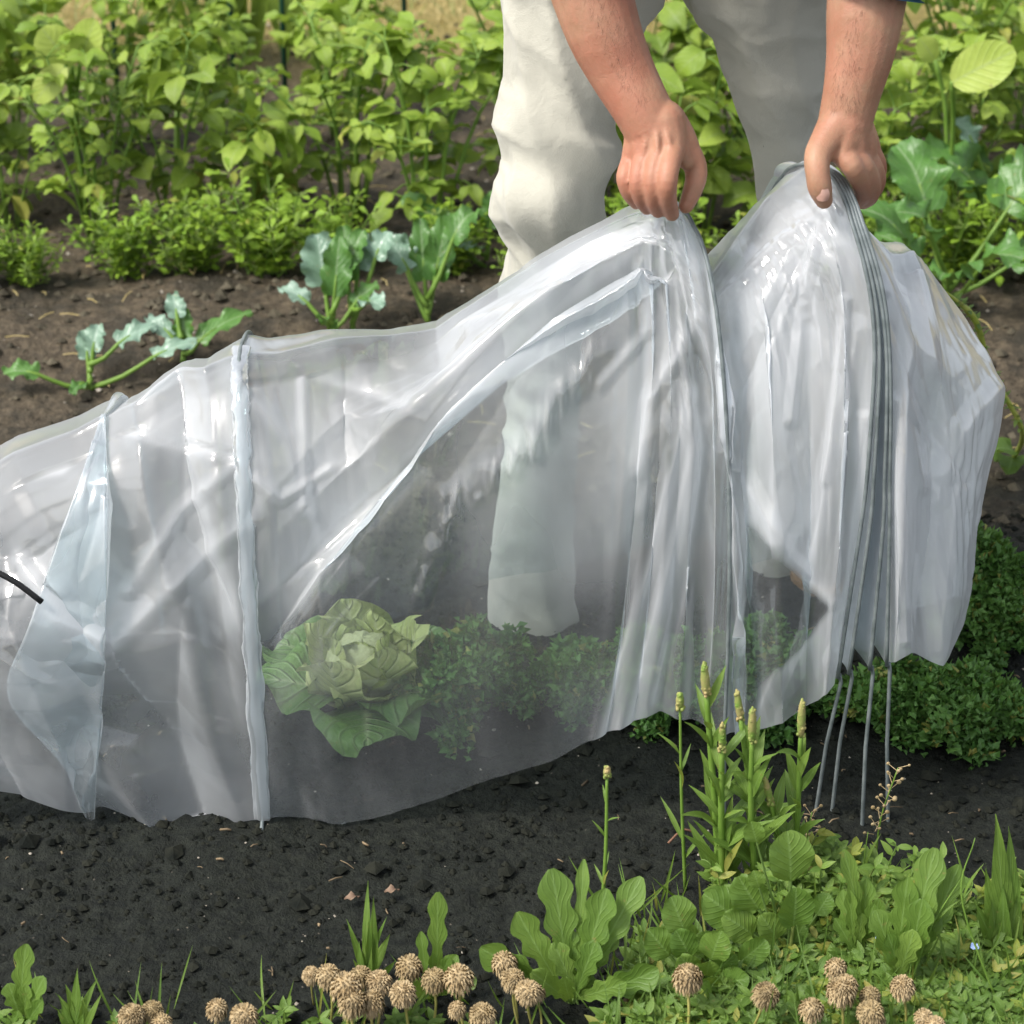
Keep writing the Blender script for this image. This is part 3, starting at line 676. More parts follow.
for L in [[(648, 118, -.238, .003), (646, 140, -.246, .0028), (643, 157, -.2505, .0025)], [(655, 118, -.239, .003), (657, 138, -.2495, .0028), (658, 154, -.2565, .0025)], [(661, 118, -.238, .003), (668, 138, -.2495, .0028), (671, 152, -.2565, .0025)], [(662, 128, -.226, .017), (676, 146, -.232, .0130), (686, 162, -.237, .0075)]]: chain(body, L, 8, 6)
# arm on the right of the photo (thumb down on the front of the hoop, fingers curled behind)
chain(body, [(874, -60, -.17, .040), (869, -20, -.18, .0375), (864, 22, -.195, .0345), (860, 55, -.205, .0310), (853, 88, -.214, .0270), (847, 114, -.220, .0252), (844, 128, -.224, .0250)], 22, 16)
for L in [
    [(841, 122, -.226, .0210), (829, 138, -.238, .0165), (819, 152, -.250, .0130)],
    [(844, 124, -.226, .0225), (844, 142, -.236, .0165), (844, 156, -.243, .0115)],
    [(846, 124, -.226, .0225), (852, 143, -.232, .0165), (855, 158, -.238, .0115)],
    [(848, 124, -.220, .0225), (860, 143, -.224, .0160), (865, 158, -.228, .0108)],
    [(849, 124, -.214, .0215), (863, 141, -.214, .0150), (871, 154, -.214, .0102)]]: chain(body, L, 14, 8)
for L in [
    [(819, 152, -.250, .0130), (817, 163, -.258, .0120), (818, 176, -.264, .0112), (820, 188, -.266, .0112), (824, 200, -.264, .0084)],
    [(844, 155, -.244, .0116), (852, 166, -.250, .0106), (860, 179, -.243, .0098), (864, 192, -.228, .0088), (859, 200, -.214, .0075)],
    [(856, 157, -.239, .0114), (865, 169, -.240, .0102), (871, 183, -.230, .0092), (870, 196, -.216, .0084), (863, 202, -.204, .0072)],
    [(865, 157, -.228, .0108), (873, 168, -.226, .0096), (877, 180, -.216, .0088), (873, 191, -.202, .0080), (866, 196, -.194, .0068)],
    [(871, 153, -.214, .0100), (877, 163, -.210, .0088), (878, 173, -.200, .0080), (873, 182, -.190, .0072), (867, 187, -.184, .0062)]]: chain(body, L, 14, 14)
for L in [[(846, 116, -.237, .003), (846, 138, -.2475, .0028), (845, 153, -.2525, .0025)], [(850, 116, -.236, .003), (855, 140, -.2425, .0028), (857, 155, -.2475, .0025)], [(840, 130, -.232, .016), (834, 144, -.242, .0115), (833, 154, -.247, .0075)]]: chain(body, L, 8, 6)
eR, eL = PY(578, -60, -.17), PY(874, -60, -.17)
cx = (eR.x + eL.x) / 2
shR, shL = V((cx - .19, -.20, 1.19)), V((cx + .19, -.20, 1.19)); hipc = V((cx - .02, .17, .93)); neck = V((cx, -.27, 1.24))
elR = eR + V((-.03, .06, .09)); elL = eL + V((.03, .06, .09))
caps(body, [eR, elR, shR], [.040, .042, .055], 16); caps(body, [eL, elL, shL], [.040, .044, .055], 16)
caps(body, [shR, neck, shL], [.055, .07, .055], 16); caps(body, [neck, V((cx, .0, 1.13)), hipc], [.10, .12, .13], 18)
hd = V((cx, -.42, 1.33)); caps(body, [neck, hd + V((0, .04, -.03))], [.055, .052], 14)
fd = V((0, -.55, -.835))      # face looks down at the hands
ud = V((0, -.835, .55))
body.ball(hd, .082, 20, 14, (.92, 1.12, 1.18), Matrix((V((1, 0, 0)), -fd, ud)).transposed())
caps(body, [hd + fd * .03 - ud * .05, hd + fd * .06 - ud * .085], [.055, .035], 14)
caps(body, [hd + fd * .085 + ud * .01, hd + fd * .105 - ud * .03], [.010, .014], 10)
caps(body, [hd + fd * .088 - ud * .062 + V((-.018, 0, 0)), hd + fd * .094 - ud * .062, hd + fd * .088 - ud * .062 + V((.018, 0, 0))], [.006, .008, .006], 8)
for s_ in (-1, 1): body.ball(hd + V((s_ * .079, 0, 0)) - ud * .01, .028, 10, 8, (.3, .7, 1))
body_o = remesh(body, 'body', .0018, skin_m, person, PO, 2, .45)
def nail(px, py, Y, dirv, wd, ln):
    c0 = PY(px, py, Y); d = V(dirv).normalized(); nrm = (CAM - c0).normalized(); nrm = (nrm - d * nrm.dot(d)).normalized(); sd_ = d.cross(nrm)
    mb = MB(); P = []; U = []
    for i in range(7):
        t = i / 6; r = []; u_ = []
        for j in range(7):
            a = (j / 6 - .5) * 2; ww = wd * (math.sin(PI * (.12 + .76 * t)) ** .35)
            r.append(c0 + d * (t - .5) * ln + sd_ * a * ww + nrm * (-.35 * wd * a * a + .0004 - .0006 * abs(t - .5))); u_.append((j / 6, t))
        P.append(r); U.append(u_)
    mb.grid(P, U); return mb.build('fingernail', nail_m, person, PO)
nail(822.8, 195.5, -.2770, (.02, 0, -1), .0062, .0115)
for s_ in (-1, 1):
    e = MB(); e.ball(hd + fd * .078 + ud * .012 + V((s_ * .03, 0, 0)), .012, 12, 8); e.build('eye', plain_mat('eye_white', (.7, .7, .68), (.6, .6, .58)), person, PO)
hr = MB(); hr.ball(hd - fd * .012 + ud * .014, .092, 22, 14, (.93, 1.08, 1.14), Matrix((V((1, 0, 0)), -fd, ud)).transposed(), .04)
hr.v = [p if (p - hd).dot(fd) < .035 + (p - hd).dot(ud) * .5 else hd + (p - hd) * .7 for p in hr.v]
hr.build('hair', hair_m, person, PO)
# fine dark hairs on the forearms
ah = MB(); R = random.Random(3)
for (x0, y0, x1, y1, Y0, Y1, wd) in ((592, -10, 648, 118, -.18, -.218, 30), (866, 10, 847, 112, -.19, -.220, 29)):
    for _ in range(520):
        t = R.random(); s_ = R.uniform(-1, 1); px = x0 + (x1 - x0) * t + s_ * wd * (1.05 - .3 * t); py = y0 + (y1 - y0) * t
        r_ = (.036 - .009 * t); p = PY(px, py, Y0 + (Y1 - Y0) * t - r_ * math.sqrt(max(0, 1 - s_ * s_)) * .96)
        q = p + V((R.uniform(-.004, .004) + s_ * .002, -.002, -.007)) ; ah.face([p, p + V((.00016, 0, 0)), q])
ah.build('arm_hair', hair_m, person, PO)['kind'] = 'stuff'
# trousers
tr = MB()
def leg(rows_, Yf, ny=22, flat=1.05):
    P = [];
    rings = interp([(l, r_, py) for l, r_, py in rows_], 46); ys_ = interp([(y_, 0, 0) for y_ in Yf], 46)
    pts = []; rad = []
    for (l, r_, py), yv in zip(rings, ys_):
        a, b = PY(l, py, yv.x), PY(r_, py, yv.x); pts.append((a + b) / 2); rad.append((b - a).length / 2)
    b0 = len(tr.v); n_ = 28
    for p, r in zip(pts, rad):
        for j in range(n_):
            w_ = 2 * PI * j / n_; tr.v.append(p + V((math.cos(w_) * r, math.sin(w_) * r * flat, 0)))
    for i in range(len(pts) - 1):
        for j in range(n_): tr.f.append((b0 + i * n_ + j, b0 + i * n_ + (j + 1) % n_, b0 + (i + 1) * n_ + (j + 1) % n_, b0 + (i + 1) * n_ + j))
    tr.f.append(tuple(b0 + j for j in range(n_))[::-1]); tr.f.append(tuple(b0 + (len(pts) - 1) * n_ + j for j in range(n_)))
    return pts
lp = leg([(502, 668, -60), (501, 652, 0), (503, 634, 60), (504, 618, 120), (499, 612, 165), (498, 606, 200), (502, 598, 240), (506, 588, 300), (506, 580, 380), (504, 575, 460), (496, 571, 540), (491, 572, 598), (488, 574, 624)],
         [.07, .06, .045, .03, .015, .02, .04, .06, .075, .085, .09, .09, .09])
rp = leg([(676, 842, -60), (697, 834, 0), (722, 832, 60), (741, 824, 120), (755, 820, 165), (764, 818, 200), (766, 818, 250), (762, 815, 330), (756, 810, 420), (752, 806, 500), (750, 806, 575)],
         [.10, .10, .10, .10, .10, .12, .15, .18, .20, .21, .21])
tr.uv = []
hl, hr_ = lp[0], rp[0]
caps(tr, [hl + V((.0, -.01, -.02)), V((hl.x + .02, .12, .90))], [.088, .105], 20); caps(tr, [hr_ + V((0, 0, -.02)), V((hr_.x - .02, .14, .90))], [.088, .105], 20)
caps(tr, [V((hl.x + .02, .14, .93)), V((hr_.x - .02, .15, .93))], [.115, .115], 20)
tr.uv = []
kneeL, kneeR = PY(552, 195, .02), PY(790, 195, .11)
def wrinkle(P, N):
    out = P.copy()
    for i in range(len(P)):
        p = V(P[i]); d = 0
        a = noise.noise(V((p.x * 6, p.y * 6, p.z * 7))) * .006
        b = 1 - abs(noise.noise(V((p.x * 13 + 4, p.y * 13, p.z * 21 + p.x * 13)))) * 2
        for kp, dirx, am_ in ((kneeL, .9, 1.0), (kneeR, -.7, .5)):
            g = math.exp(-((p.z - kp.z - .01) / .15) ** 2 - ((p.x - kp.x) / .12) ** 2)
            ph = (p.z + dirx * (p.x - kp.x) * (.5 + .8 * (p.x - kp.x) / .1)) * 62 + 3.2 * noise.noise(p * 7)
            d += am_ * g * (.0090 * math.sin(ph) * (.5 + .5 * noise.noise(p * 14 + V((5, 5, 5))) + .3))
        low = sm(.50, .30, p.z) if p.z < .5 else 0
        ph2 = p.z * 120 + 3.5 * noise.noise(p * 8)
        d += low * .0015 * math.sin(ph2) * (.6 + noise.noise(p * 10))
        lng = .0048 * (1 - abs(noise.noise(V((p.x * 22 + p.z * 5, p.y * 22, p.z * 3.2)))) * 3)
        out[i] = P[i] + N[i] * (d + a + .0032 * max(0, b) ** 2 + lng * .8)
    return out
trousers = remesh(tr, 'trousers', .0042, pants_m, person, PO, 6, .5, wrinkle)
# inside seam of the far trouser leg
sm_ = MB(); sp_ = []
for a, b, l_, r__ in ((709, 2, 698, 834), (716, 18, 703, 833), (724, 34, 709, 833), (733, 53, 719, 832), (742, 72, 725, 831), (749, 90, 732, 829), (756, 110, 738, 826), (761, 130, 744, 823), (765, 150, 750, 821)):
    c0, hw = PY((l_ + r__) / 2, b, .10), (PY(r__, b, .10) - PY(l_, b, .10)).length / 2
    x_ = PY(a, b, .06).x; o_ = min(.93, abs(x_ - c0.x) / hw); q = V((c0.x - o_ * hw, .10 - hw * 1.05 * math.sqrt(1 - o_ * o_) - .0015, PY(a, b, .06).z)); sp_.append(q)
sm_.tube(interp([tuple(p) for p in sp_], 40), .0009, 5); sm_.build('seam', plain_mat('seam_thread', (.16, .16, .13), (.24, .24, .2), 80, .9), person, PO)
# shirt
sh = MB()
caps(sh, [shR, neck + V((0, .03, 0)), shL], [.078, .09, .078], 18); caps(sh, [neck + V((0, .04, -.01)), V((cx, .0, 1.12)), hipc + V((0, .0, .0))], [.135, .155, .15], 22)
caps(sh, [shL, elL, PY(876, -48, -.18)], [.078, .066, .050], 18); caps(sh, [shR, elR, PY(594, -75, -.165)], [.078, .068, .062], 18)
sh.uv = []
def swr(P, N):
    out = P.copy()
    for i in range(len(P)):
        p = V(P[i]); out[i] = P[i] + N[i] * (.005 * math.sin(p.z * 60 + 3 * noise.noise(p * 9)) * noise.noise(p * 7) + .004 * noise.noise(p * 25))
    return out
remesh(sh, 'shirt', .007, shirt_m, person, PO, 4, .5, swr)
cf = MB(); ca, cb = PY(882, -50, -.182), PY(873, -6, -.190)
cf.tube([ca, ca.lerp(cb, .3), ca.lerp(cb, .9), cb, cb - (cb - ca) * .12], [.047, .0485, .0485, .0475, .037], 26, cap=False)
cf.build('cuff', shirt_m, person, PO)
# shoes
for (px, py, Y, dx_) in ((531, 605, .182, -.004), (800, 590, .24, .015)):
    h_ = PY(px, py, Y); h_.z = ground_z(h_.x, h_.y); s_ = MB()
    s_.tube([h_ + V((0, .10, .04)), h_ + V((0, .07, .045)), h_ + V((0, .02, .045)), h_ + V((dx_, -.03, .032)), h_ + V((dx_, -.07, .026)), h_ + V((dx_, -.10, .028)), h_ + V((dx_, -.112, .026))], [.02, .032, .032, .036, .034, .022, .008], 18, sq=1.0)
    sho = s_.build('shoe', shoe_m, person, PO)
    t_ = MB(); ring = [(0, .115), (.032, .10), (.036, .05), (.036, 0), (.040, -.05), (.036, -.09), (.018, -.118), (-.018, -.118), (-.036, -.09), (-.040, -.05), (-.036, 0), (-.036, .05), (-.032, .10)]
    lo = [h_ + V((a + dx_ * (b < -.02), b, .002)) for a, b in ring]; hi = [p + V((0, 0, .012)) for p in lo]; m_ = len(lo)
    t_.face(lo[::-1]); t_.face(hi)
    for i in range(m_): t_.face([lo[i], lo[(i + 1) % m_], hi[(i + 1) % m_], hi[i]])
    t_.build('sole', sole_m, sho, PO, smooth=False)
# ---------------------------------------------------------------- leaf shapes
def ovate(t): return max(.02, math.sin(PI * min(1, t) ** .75)) ** .8
def lance(t): return max(.03, math.sin(PI * t ** .8)) * (1.0)
def spat(t): return .12 + .88 * max(0, math.sin(PI * min(1, .10 + .90 * t ** 1.9))) ** .7 if t < 1 else .05
def lobed(t): return (.20 + .80 * sm(.0, .75, t)) * (1 + .26 * math.sin(t * 23 + .8) * (1 - sm(.7, 1, t))) * (1 - sm(.82, 1.02, t) ** 2) ** .6 + .02
def round_(t): return max(.03, math.sin(PI * t)) ** .45
def leaf(mb, base, d, up, L, W, prof=ovate, droop=.6, fold=.25, ruf=0.0, rf=9, nu=4, nv=6, pet=0, R=random):
    d = V(d).normalized(); up = V(up); sd = d.cross(up)
    if sd.length < 1e-4: sd = d.orthogonal()
    sd.normalize(); nr = sd.cross(d).normalized(); p = V(base)
    if pet:
        q = p + d * pet; mb.tube([p, q], [W * .045 + .0006, W * .035 + .0005], 4, False); p = q
    ph = R.random() * 6; P = []; U = []; st = L / nv
    for i in range(nv + 1):
        t = i / nv; a = droop * (t - .15); dt = d * math.cos(a) - nr * math.sin(a); nt_ = nr * math.cos(a) + d * math.sin(a)
        w = W * .5 * prof(t); r_ = []; u_ = []
        for j in range(nu + 1):
            s = j / nu * 2 - 1
            z = abs(s) * w * fold + ruf * W * (s * s + .15) * math.sin(rf * t * 2.2 + ph + s * 2.5) * (.4 + .6 * abs(s)) + (ruf * W * .5 * math.sin(rf * t * 5 + s * 4) * abs(s) ** 3)
            r_.append(p + sd * (s * w * math.cos(fold)) + nt_ * z); u_.append((s * .5 + .5, t))
        P.append(r_); U.append(u_); p = p + dt * st
    mb.grid(P, U)
def rdir(R, el0, el1, az=None):
    az = R.uniform(0, 2 * PI) if az is None else az; el = R.uniform(el0, el1)
    return V((math.cos(az) * math.cos(el), math.sin(az) * math.cos(el), math.sin(el)))
Z = V((0, 0, 1))
bean_m = leaf_mat('bean_leaf', (.24, .37, .04), (.38, .49, .08), (.12, .23, .025), spec=.3, vein=.2)
bean2_m = leaf_mat('bean_leaf_dark', (.18, .28, .035), (.30, .40, .06), (.10, .19, .025), spec=.3, vein=.2)
pale_m = leaf_mat('pale_leaf', (.42, .52, .10), (.48, .56, .14), (.34, .46, .07), trans=.3, vein=.15)
herb_m = leaf_mat('herb_leaf', (.22, .38, .030), (.33, .48, .05), (.13, .27, .02), vein=.1)
stem_m = plain_mat('green_stem', (.12, .22, .03), (.17, .28, .05), 30, .5)
brass_m = leaf_mat('brassica_leaf', (.06, .17, .03), (.12, .26, .05), (.045, .13, .025), rib=(.4, .5, .3), ribw=.05, spec=.5, rough=.40, trans=.2, vein=.12)
silver_m = leaf_mat('silver_leaf', (.17, .29, .20), (.28, .40, .32), (.12, .24, .13), rib=(.5, .6, .5), spec=.6, rough=.34, trans=.15, vein=.15)
kale_m = leaf_mat('kale_leaf', (.075, .18, .035), (.13, .26, .055), (.04, .12, .025), trans=.15, vein=0, spec=.35)
cab_m = leaf_mat('savoy_leaf', (.42, .46, .13), (.62, .62, .28), (.24, .34, .08), rib=(.7, .7, .45), bumpy=1.0, trans=.2, nscale=70, vein=.25)
cabo_m = leaf_mat('savoy_outer_leaf', (.10, .21, .05), (.18, .30, .07), (.06, .14, .035), rib=(.5, .55, .3), bumpy=1.0, trans=.2, nscale=70, vein=.25)
weed_m = leaf_mat('weed_leaf', (.125, .225, .038), (.22, .33, .065), (.06, .135, .02), rib=(.3, .45, .15), vein=.06)
weedy_m = leaf_mat('yellowing_leaf', (.24, .32, .04), (.34, .33, .06), (.14, .24, .03), vein=.2)
grass_m = leaf_mat('grass_blade', (.10, .20, .025), (.20, .30, .05), (.05, .12, .02), vein=0)
straw_m = plain_mat('straw', (.42, .33, .12), (.52, .42, .20), 60, .7)
n = NT('clover_head'); oi = n.n('ObjectInfo'); c = n.mix(n.ramp(n.noise(160, 4), [(.35, (0, 0, 0)), (.65, (1, 1, 1))]), (.35, .25, .13), (.58, .46, .28))
c = n.mix(n.math('MULTIPLY', oi.outputs['Random'], .55), c, (.22, .17, .075)); head_m = n.done(n.principled(c, .85, .15))
bud_m = plain_mat('flower_bud', (.17, .28, .05), (.40, .30, .14), 60, .7, .2, .6, 300, .001)
blue_m = plain_mat('blue_petal', (.30, .45, .80), (.50, .62, .88), 200, .5)
stake_m = plain_mat('green_stake', (.012, .055, .035), (.02, .08, .05), 40, .4)
# ---------------------------------------------------------------- plant kinds
def bean_plant(seed, h=.30, n=6, lm=None, ls=.05, spread=.10, label='', cat='bean plant', group=None, loc=V((0, 0, 0))):
    R = random.Random(seed); root = empty('bean_plant', loc, label, cat, group); lf = MB(); stt = MB()
    for k in range(n):
        az = 2 * PI * k / n + R.uniform(-.5, .5); hh = h * R.uniform(.65, 1.05); sp = spread * R.uniform(.3, 1.1)
        b = V((math.cos(az) * .015, math.sin(az) * .015, -.01)); tp = V((math.cos(az) * sp, math.sin(az) * sp, hh))
        mid = (b + tp) / 2 + V((math.cos(az), math.sin(az), 0)) * -.012 + V((0, 0, .03))
        P = interp([b, mid, tp], 8); stt.tube(P, [.0032 - .0002 * i for i in range(8)], 5)
        for i in range(2, 8):
            for q in range((1 if i % 2 else 2) if i < 7 else 4):
                a2 = R.uniform(0, 2 * PI); d = rdir(R, -.1, .75, a2); pl = R.uniform(.02, .055) * (1.1 - .05 * i)
                e = P[i] + d * pl; stt.tube([P[i], (P[i] + e) / 2 + Z * .004, e], .0011, 4, False)
                L = ls * R.uniform(.45, 1.2)
                dd = (V((d.x, d.y, 0)).normalized() + Z * R.uniform(-.7, .5)).normalized()
                u = (Z + V((R.uniform(-.8, .8), R.uniform(-.9, .3), 0))).normalized()
                leaf(lf, e, dd, u, L, L * R.uniform(.5, .78), ovate, R.uniform(.2, 1.7), R.uniform(.05, .5), .06, 5, R=R)
                if R.random() < .55:
                    for s_ in (-1, 1):
                        dr = (Matrix.Rotation(s_ * 1.15, 3, 'Z') @ dd)
                        leaf(lf, e - d * .004, dr, u, L * .82, L * .6, ovate, R.uniform(.2, 1.0), R.uniform(.05, .3), .03, 5, 2, 5, R=R)
    lf.build('foliage', lm or bean_m, root); stt.build('stem', stem_m, root)
    return root
def herb_plant(seed, h=.11, n=16, label='', group=None, lm=None, loc=V((0, 0, 0)), name='herb_plant', cat='herb plant', ls=.02):
    R = random.Random(seed); root = empty(name, loc, label, cat, group); lf = MB(); stt = MB()
    for k in range(n):
        d = rdir(R, .6, 1.45); hh = h * R.uniform(.5, 1.1); b = V((R.uniform(-.02, .02), R.uniform(-.02, .02), -.005))
        P = interp([b, b + d * hh * .5 + Z * .01, b + d * hh + Z * .015], 6); stt.tube(P, .0011, 4, False)
        for i in range(1, 6):
            for q in range(5):
                dd = rdir(R, -.2, 1.0); L = ls * R.uniform(.6, 1.3)
                leaf(lf, P[i] + dd * .003, dd, (Z + V((R.uniform(-.6, .6), R.uniform(-.8, .3), 0))).normalized(), L, L * .62, lobed, .5, .2, .08, 4, 2, 4, pet=R.uniform(.002, .012), R=R)
    lf.build('foliage', lm or herb_m, root); stt.build('stem', stem_m, root); return root
def brassica(loc, leaves, label, seed=0, name='brassica_plant', cat='brassica plant', group=None, stalk=None):
    """leaves: (azimuth, elevation, petiole, length, width, droop, material)"""
    R = random.Random(seed); root = empty(name, loc, label, cat, group); st_ = MB()
    for i, (az, el, pl, L, W, dr, m) in enumerate(leaves):
        d = rdir(R, el, el, az); b = V((0, 0, .0)) + Z * .012 * (i % 4); e = b + d * pl
        st_.tube(interp([b, (b + e) / 2 - Z * .006, e, e + d * L * .35], 7), [.0045, .004, .0036, .0032, .003, .0024, .0012], 6)
        lf = MB(); u = (Z + V((0, -.35, 0))) if el < 1.2 else V((0, -1, .4))
        leaf(lf, e, d, u, L, W, lambda t: (.25 + .75 * math.sin(PI * min(1, .12 + .88 * t ** .9)) ** .6) * (1 + .10 * math.sin(t * 21) + .05 * math.sin(t * 47)) if t < 1 else .25, dr, .28, .13, 6, 8, 18, R=R)
        lf.build('leaf', m, root)
    st_.build('stem', stem_m, root); return root
def kale(loc, label, seed=0, r=.13, n=16, group=None, sc=(1, 1, 1), el=(.15, 1.35)):
    R = random.Random(seed); root = empty('curly_kale_plant', loc, label, 'curly kale', group); lf = MB(); st_ = MB()
    for k in range(n):
        az = k * 2.4 + R.uniform(-.3, .3); e_ = el[0] + (el[1] - el[0]) * (k / n); d = rdir(R, e_, e_, az); L = r * R.uniform(.75, 1.1)
        P = [V((0, 0, .01)), d * L * .5 + Z * .02, d * L + Z * .01 - Z * .03 * (1 - k / n)]; P = [V((p.x * sc[0], p.y * sc[1], p.z * sc[2])) for p in P]
        P = interp(P, 8); st_.tube(P, [.0045, .004, .0038, .0033, .003, .0025, .002, .001], 5)
        for i in range(3, 8):
            for q in range(74):
                dd = rdir(R, -.5, 1.3); c_ = P[i] + dd * R.uniform(.004, .026) * (.6 + .4 * r / .13)
                l2 = R.uniform(.004, .0085)
                leaf(lf, c_, rdir(R, -.2, 1.2), dd, l2, l2 * 1.5, round_, R.uniform(.8, 2.4), .7, .45, 7, 3, 2, R=R)
    lf.build('foliage', kale_m, root); st_.build('stem', stem_m, root); return root
def savoy(loc, label, seed, r=.10):
    R = random.Random(seed); root = empty('savoy_cabbage', loc, label, 'cabbage'); inn, out = MB(), MB()
    for k in range(16):
        az = k * 2.4; t = k / 16; e_ = .25 + 1.0 * t; d = rdir(R, e_, e_, az); L = r * (1.25 - .45 * t)
        u = (Z * .7 - V((d.x, d.y, 0)) * .8)
        leaf(out if k < 6 else inn, V((d.x, d.y, 0)) * .015 + Z * .02, d, u, L, L * 1.0, round_, (.5 if k < 6 else -.9), .10, .10, 4, 16, 20, R=R)
    inn.ball(V((0, 0, r * .62)), r * .42, 24, 18, (1, 1, .85), None, .09)
    out.build('outer_leaves', cabo_m, root); inn.build('heart', cab_m, root); return root
def gz(x, y): return V((x, y, ground_z(x, y)))
def at(px, py):
    p = PZ(px, py, 0.0)
    for _ in range(3): p = PZ(px, py, ground_z(p.x, p.y))
    return p
ORD = ['first', 'second', 'third', 'fourth', 'fifth', 'sixth', 'seventh', 'eighth', 'ninth', 'tenth', 'eleventh', 'twelfth', 'thirteenth', 'fourteenth', 'fifteenth', 'sixteenth', 'seventeenth', 'eighteenth', 'nineteenth']
# ---------------------------------------------------------------- rear rows
protos = {}
def row(kind, name_words, makers, Y, x0, x1, n, grp, s0=.85, s1=1.15, jy=.05, seed=1, skip=()):
    R = random.Random(seed); made = []
    for i in range(n):
        x = x0 + (x1 - x0) * (i + .5) / n + R.uniform(-.03, .03); y_ = Y + R.uniform(-jy, jy)
        if i in skip: continue
        k = R.randrange(len(makers)); key = (kind, k); made.append(i)
        lab = f'{name_words}, {ORD[len(made) - 1]} from the left'
        loc = gz(x, y_)
        if key not in protos:
            o = makers[k](lab, grp); o.location = loc; o.rotation_euler = (0, 0, R.uniform(0, 6)); s_ = R.uniform(s0, s1); o.scale = (s_,) * 3; protos[key] = o
        else: copy_tree(protos[key], loc, R.uniform(0, 6), R.uniform(s0, s1), lab, grp)
bm = [lambda l, g, q=q: bean_plant(40 + q, .26 + .03 * q, [6, 8, 5, 9][q], [bean_m, bean_m, bean2_m, bean_m][q], [.060, .044, .070, .038][q], .13, l, 'bean plant', g) for q in range(4)]
hm = [lambda l, g, q=q: herb_plant(70 + q, [.11, .085, .13][q], [24, 34, 18][q], l, g, ls=[.015, .011, .018][q]) for q in range(3)]
row('h', 'low bright green feathery herb in the front rear row', hm, 1.03, -1.0, 1.0, 17, 'low feathery herbs along the rear bed edge', .75, 1.3, .05, 5)
row('b', 'leafy bean plant in the nearest bean row', bm, 1.27, -1.0, 1.05, 15, 'bean plants in the nearest bean row', .75, 1.2, .10, 6)
row('b', 'leafy bean plant in the middle bean row', bm, 1.66, -1.15, 1.2, 13, 'bean plants in the middle bean row', .8, 1.25, .12, 9, (5,))
row('b', 'leafy bean plant in the farthest bean row', bm, 2.08, -1.3, 1.3, 10, 'bean plants in the farthest bean row', .7, 1.0, .12, 12, (1, 3, 4, 6))
# big pale leaves of a squash seedling
def bigleaf_plant(loc, specs, label, m, name='squash_plant', cat='squash plant'):
    root = empty(name, loc, label, cat); st_ = MB()
    for tip, L, W, az, dr in specs:
        t = V(tip) - loc; st_.tube(interp([V((0, 0, -.01)), V((t.x * .4, t.y * .4, t.z * .7)), t], 8), .0035, 6)
        d = V((math.cos(az), -.25, math.sin(az))).normalized(); lf = MB()
        leaf(lf, t, d, V((-.1, -1, .55)), L, W, round_, dr, .12, .02, 5, 8, 10); lf.build('leaf', m, root)
    st_.build('stem', stem_m, root)
bigleaf_plant(gz(PY(74, 150, 1.30).x, 1.32), [(PY(72, 66, 1.22), .075, .070, 2.1, .4), (PY(80, 64, 1.20), .080, .055, 1.2, .4), (PY(66, 66, 1.18), .075, .045, 3.9, .5)], 'pale yellow-green plant with three large smooth leaves at upper left', pale_m)
bigleaf_plant(gz(PY(955, 175, 1.1).x, 1.12), [(PY(952, 82, 1.02), .10, .070, .6, .4), (PY(935, 60, 1.1), .045, .036, 2.2, .4)], 'broad pale leaved plant at the upper right among the beans', pale_m)
bigleaf_plant(at(505, 110), [(PY(505, 62, 1.7), .07, .05, 1.9, .3), (PY(512, 70, 1.7), .06, .045, .6, .3)], 'light green plant with broad leaves just left of the trouser leg', bean_m)
# stakes
for i, (px, Yk, lab) in enumerate([(115, 1.95, 'thin dark green garden stake behind the big pale leaves'), (232, 2.0, 'slim green plant stake rising between bean rows'), (283, 1.9, 'tall green stake left of the picture middle among beans'), (404, 2.05, 'short green stake beside the straw patch')]):
    p = PY(px, 60, Yk); r_ = empty('garden_stake', gz(p.x, Yk), lab, 'plant stake', 'green stakes in the bean rows'); m_ = MB()
    m_.tube([V((0, 0, -.05)), V((.004, 0, .3)), V((.008, 0, .62))], .005, 8); m_.build('pole', stake_m, r_)
    c_ = MB(); c_.ball(V((.008, 0, .62)), .0062, 8, 6); c_.build('cap', stake_m, r_)
# strap-leaved leeks
for i, (px, py, lab) in enumerate([(215, 66, 'upright leek with strap leaves behind the left beans'), (250, 60, 'leek clump with long blades beside the straw patch'), (300, 62, 'dark green leek left of the short stake'), (30, 60, 'tall leek in the upper left corner')]):
    R = random.Random(200 + i); L0 = at(px, py); r_ = empty('leek_plant', L0, lab, 'leek', 'leeks behind the bean rows'); lf = MB()
    for k in range(9): leaf(lf, V((R.uniform(-.03, .03), R.uniform(-.02, .02), 0)), rdir(R, 1.0, 1.5), V((0, -1, .2)), R.uniform(.2, .36), .018, lance, R.uniform(.1, .9), .4, 0, 3, 2, 9, R=R)
    lf.build('foliage', bean2_m, r_)
# dry grass patch
dg_ = MB(); R = random.Random(8)
for _ in range(9000):
    x, y_ = R.uniform(-1.7, 1.7), R.uniform(2.15, 3.6); p = gz(x, y_); d = rdir(R, .1, 1.3)
    L = R.uniform(.03, .10); q = p + d * L; s_ = V((-d.y, d.x, 0)) * .002; dg_.face([p - s_, p + s_, q + V((0, 0, -.01))])
tag(dg_.build('dry_grass', straw_m), 'dry straw coloured grass beyond the last bean row', 'dry grass', kind='stuff')
dg_ = MB()
for _ in range(4200):
    x, y_ = R.uniform(-1.8, 1.8), R.uniform(2.4, 4.2); p = gz(x, y_); d = rdir(R, .5, 1.4)
    L = R.uniform(.04, .14); q = p + d * L; s_ = V((-d.y, d.x, 0)) * .0022; dg_.face([p - s_, p + s_, q])
tag(dg_.build('grass', grass_m), 'yellow green grass at the far edge of the plot', 'grass', kind='stuff')
dg_ = MB()
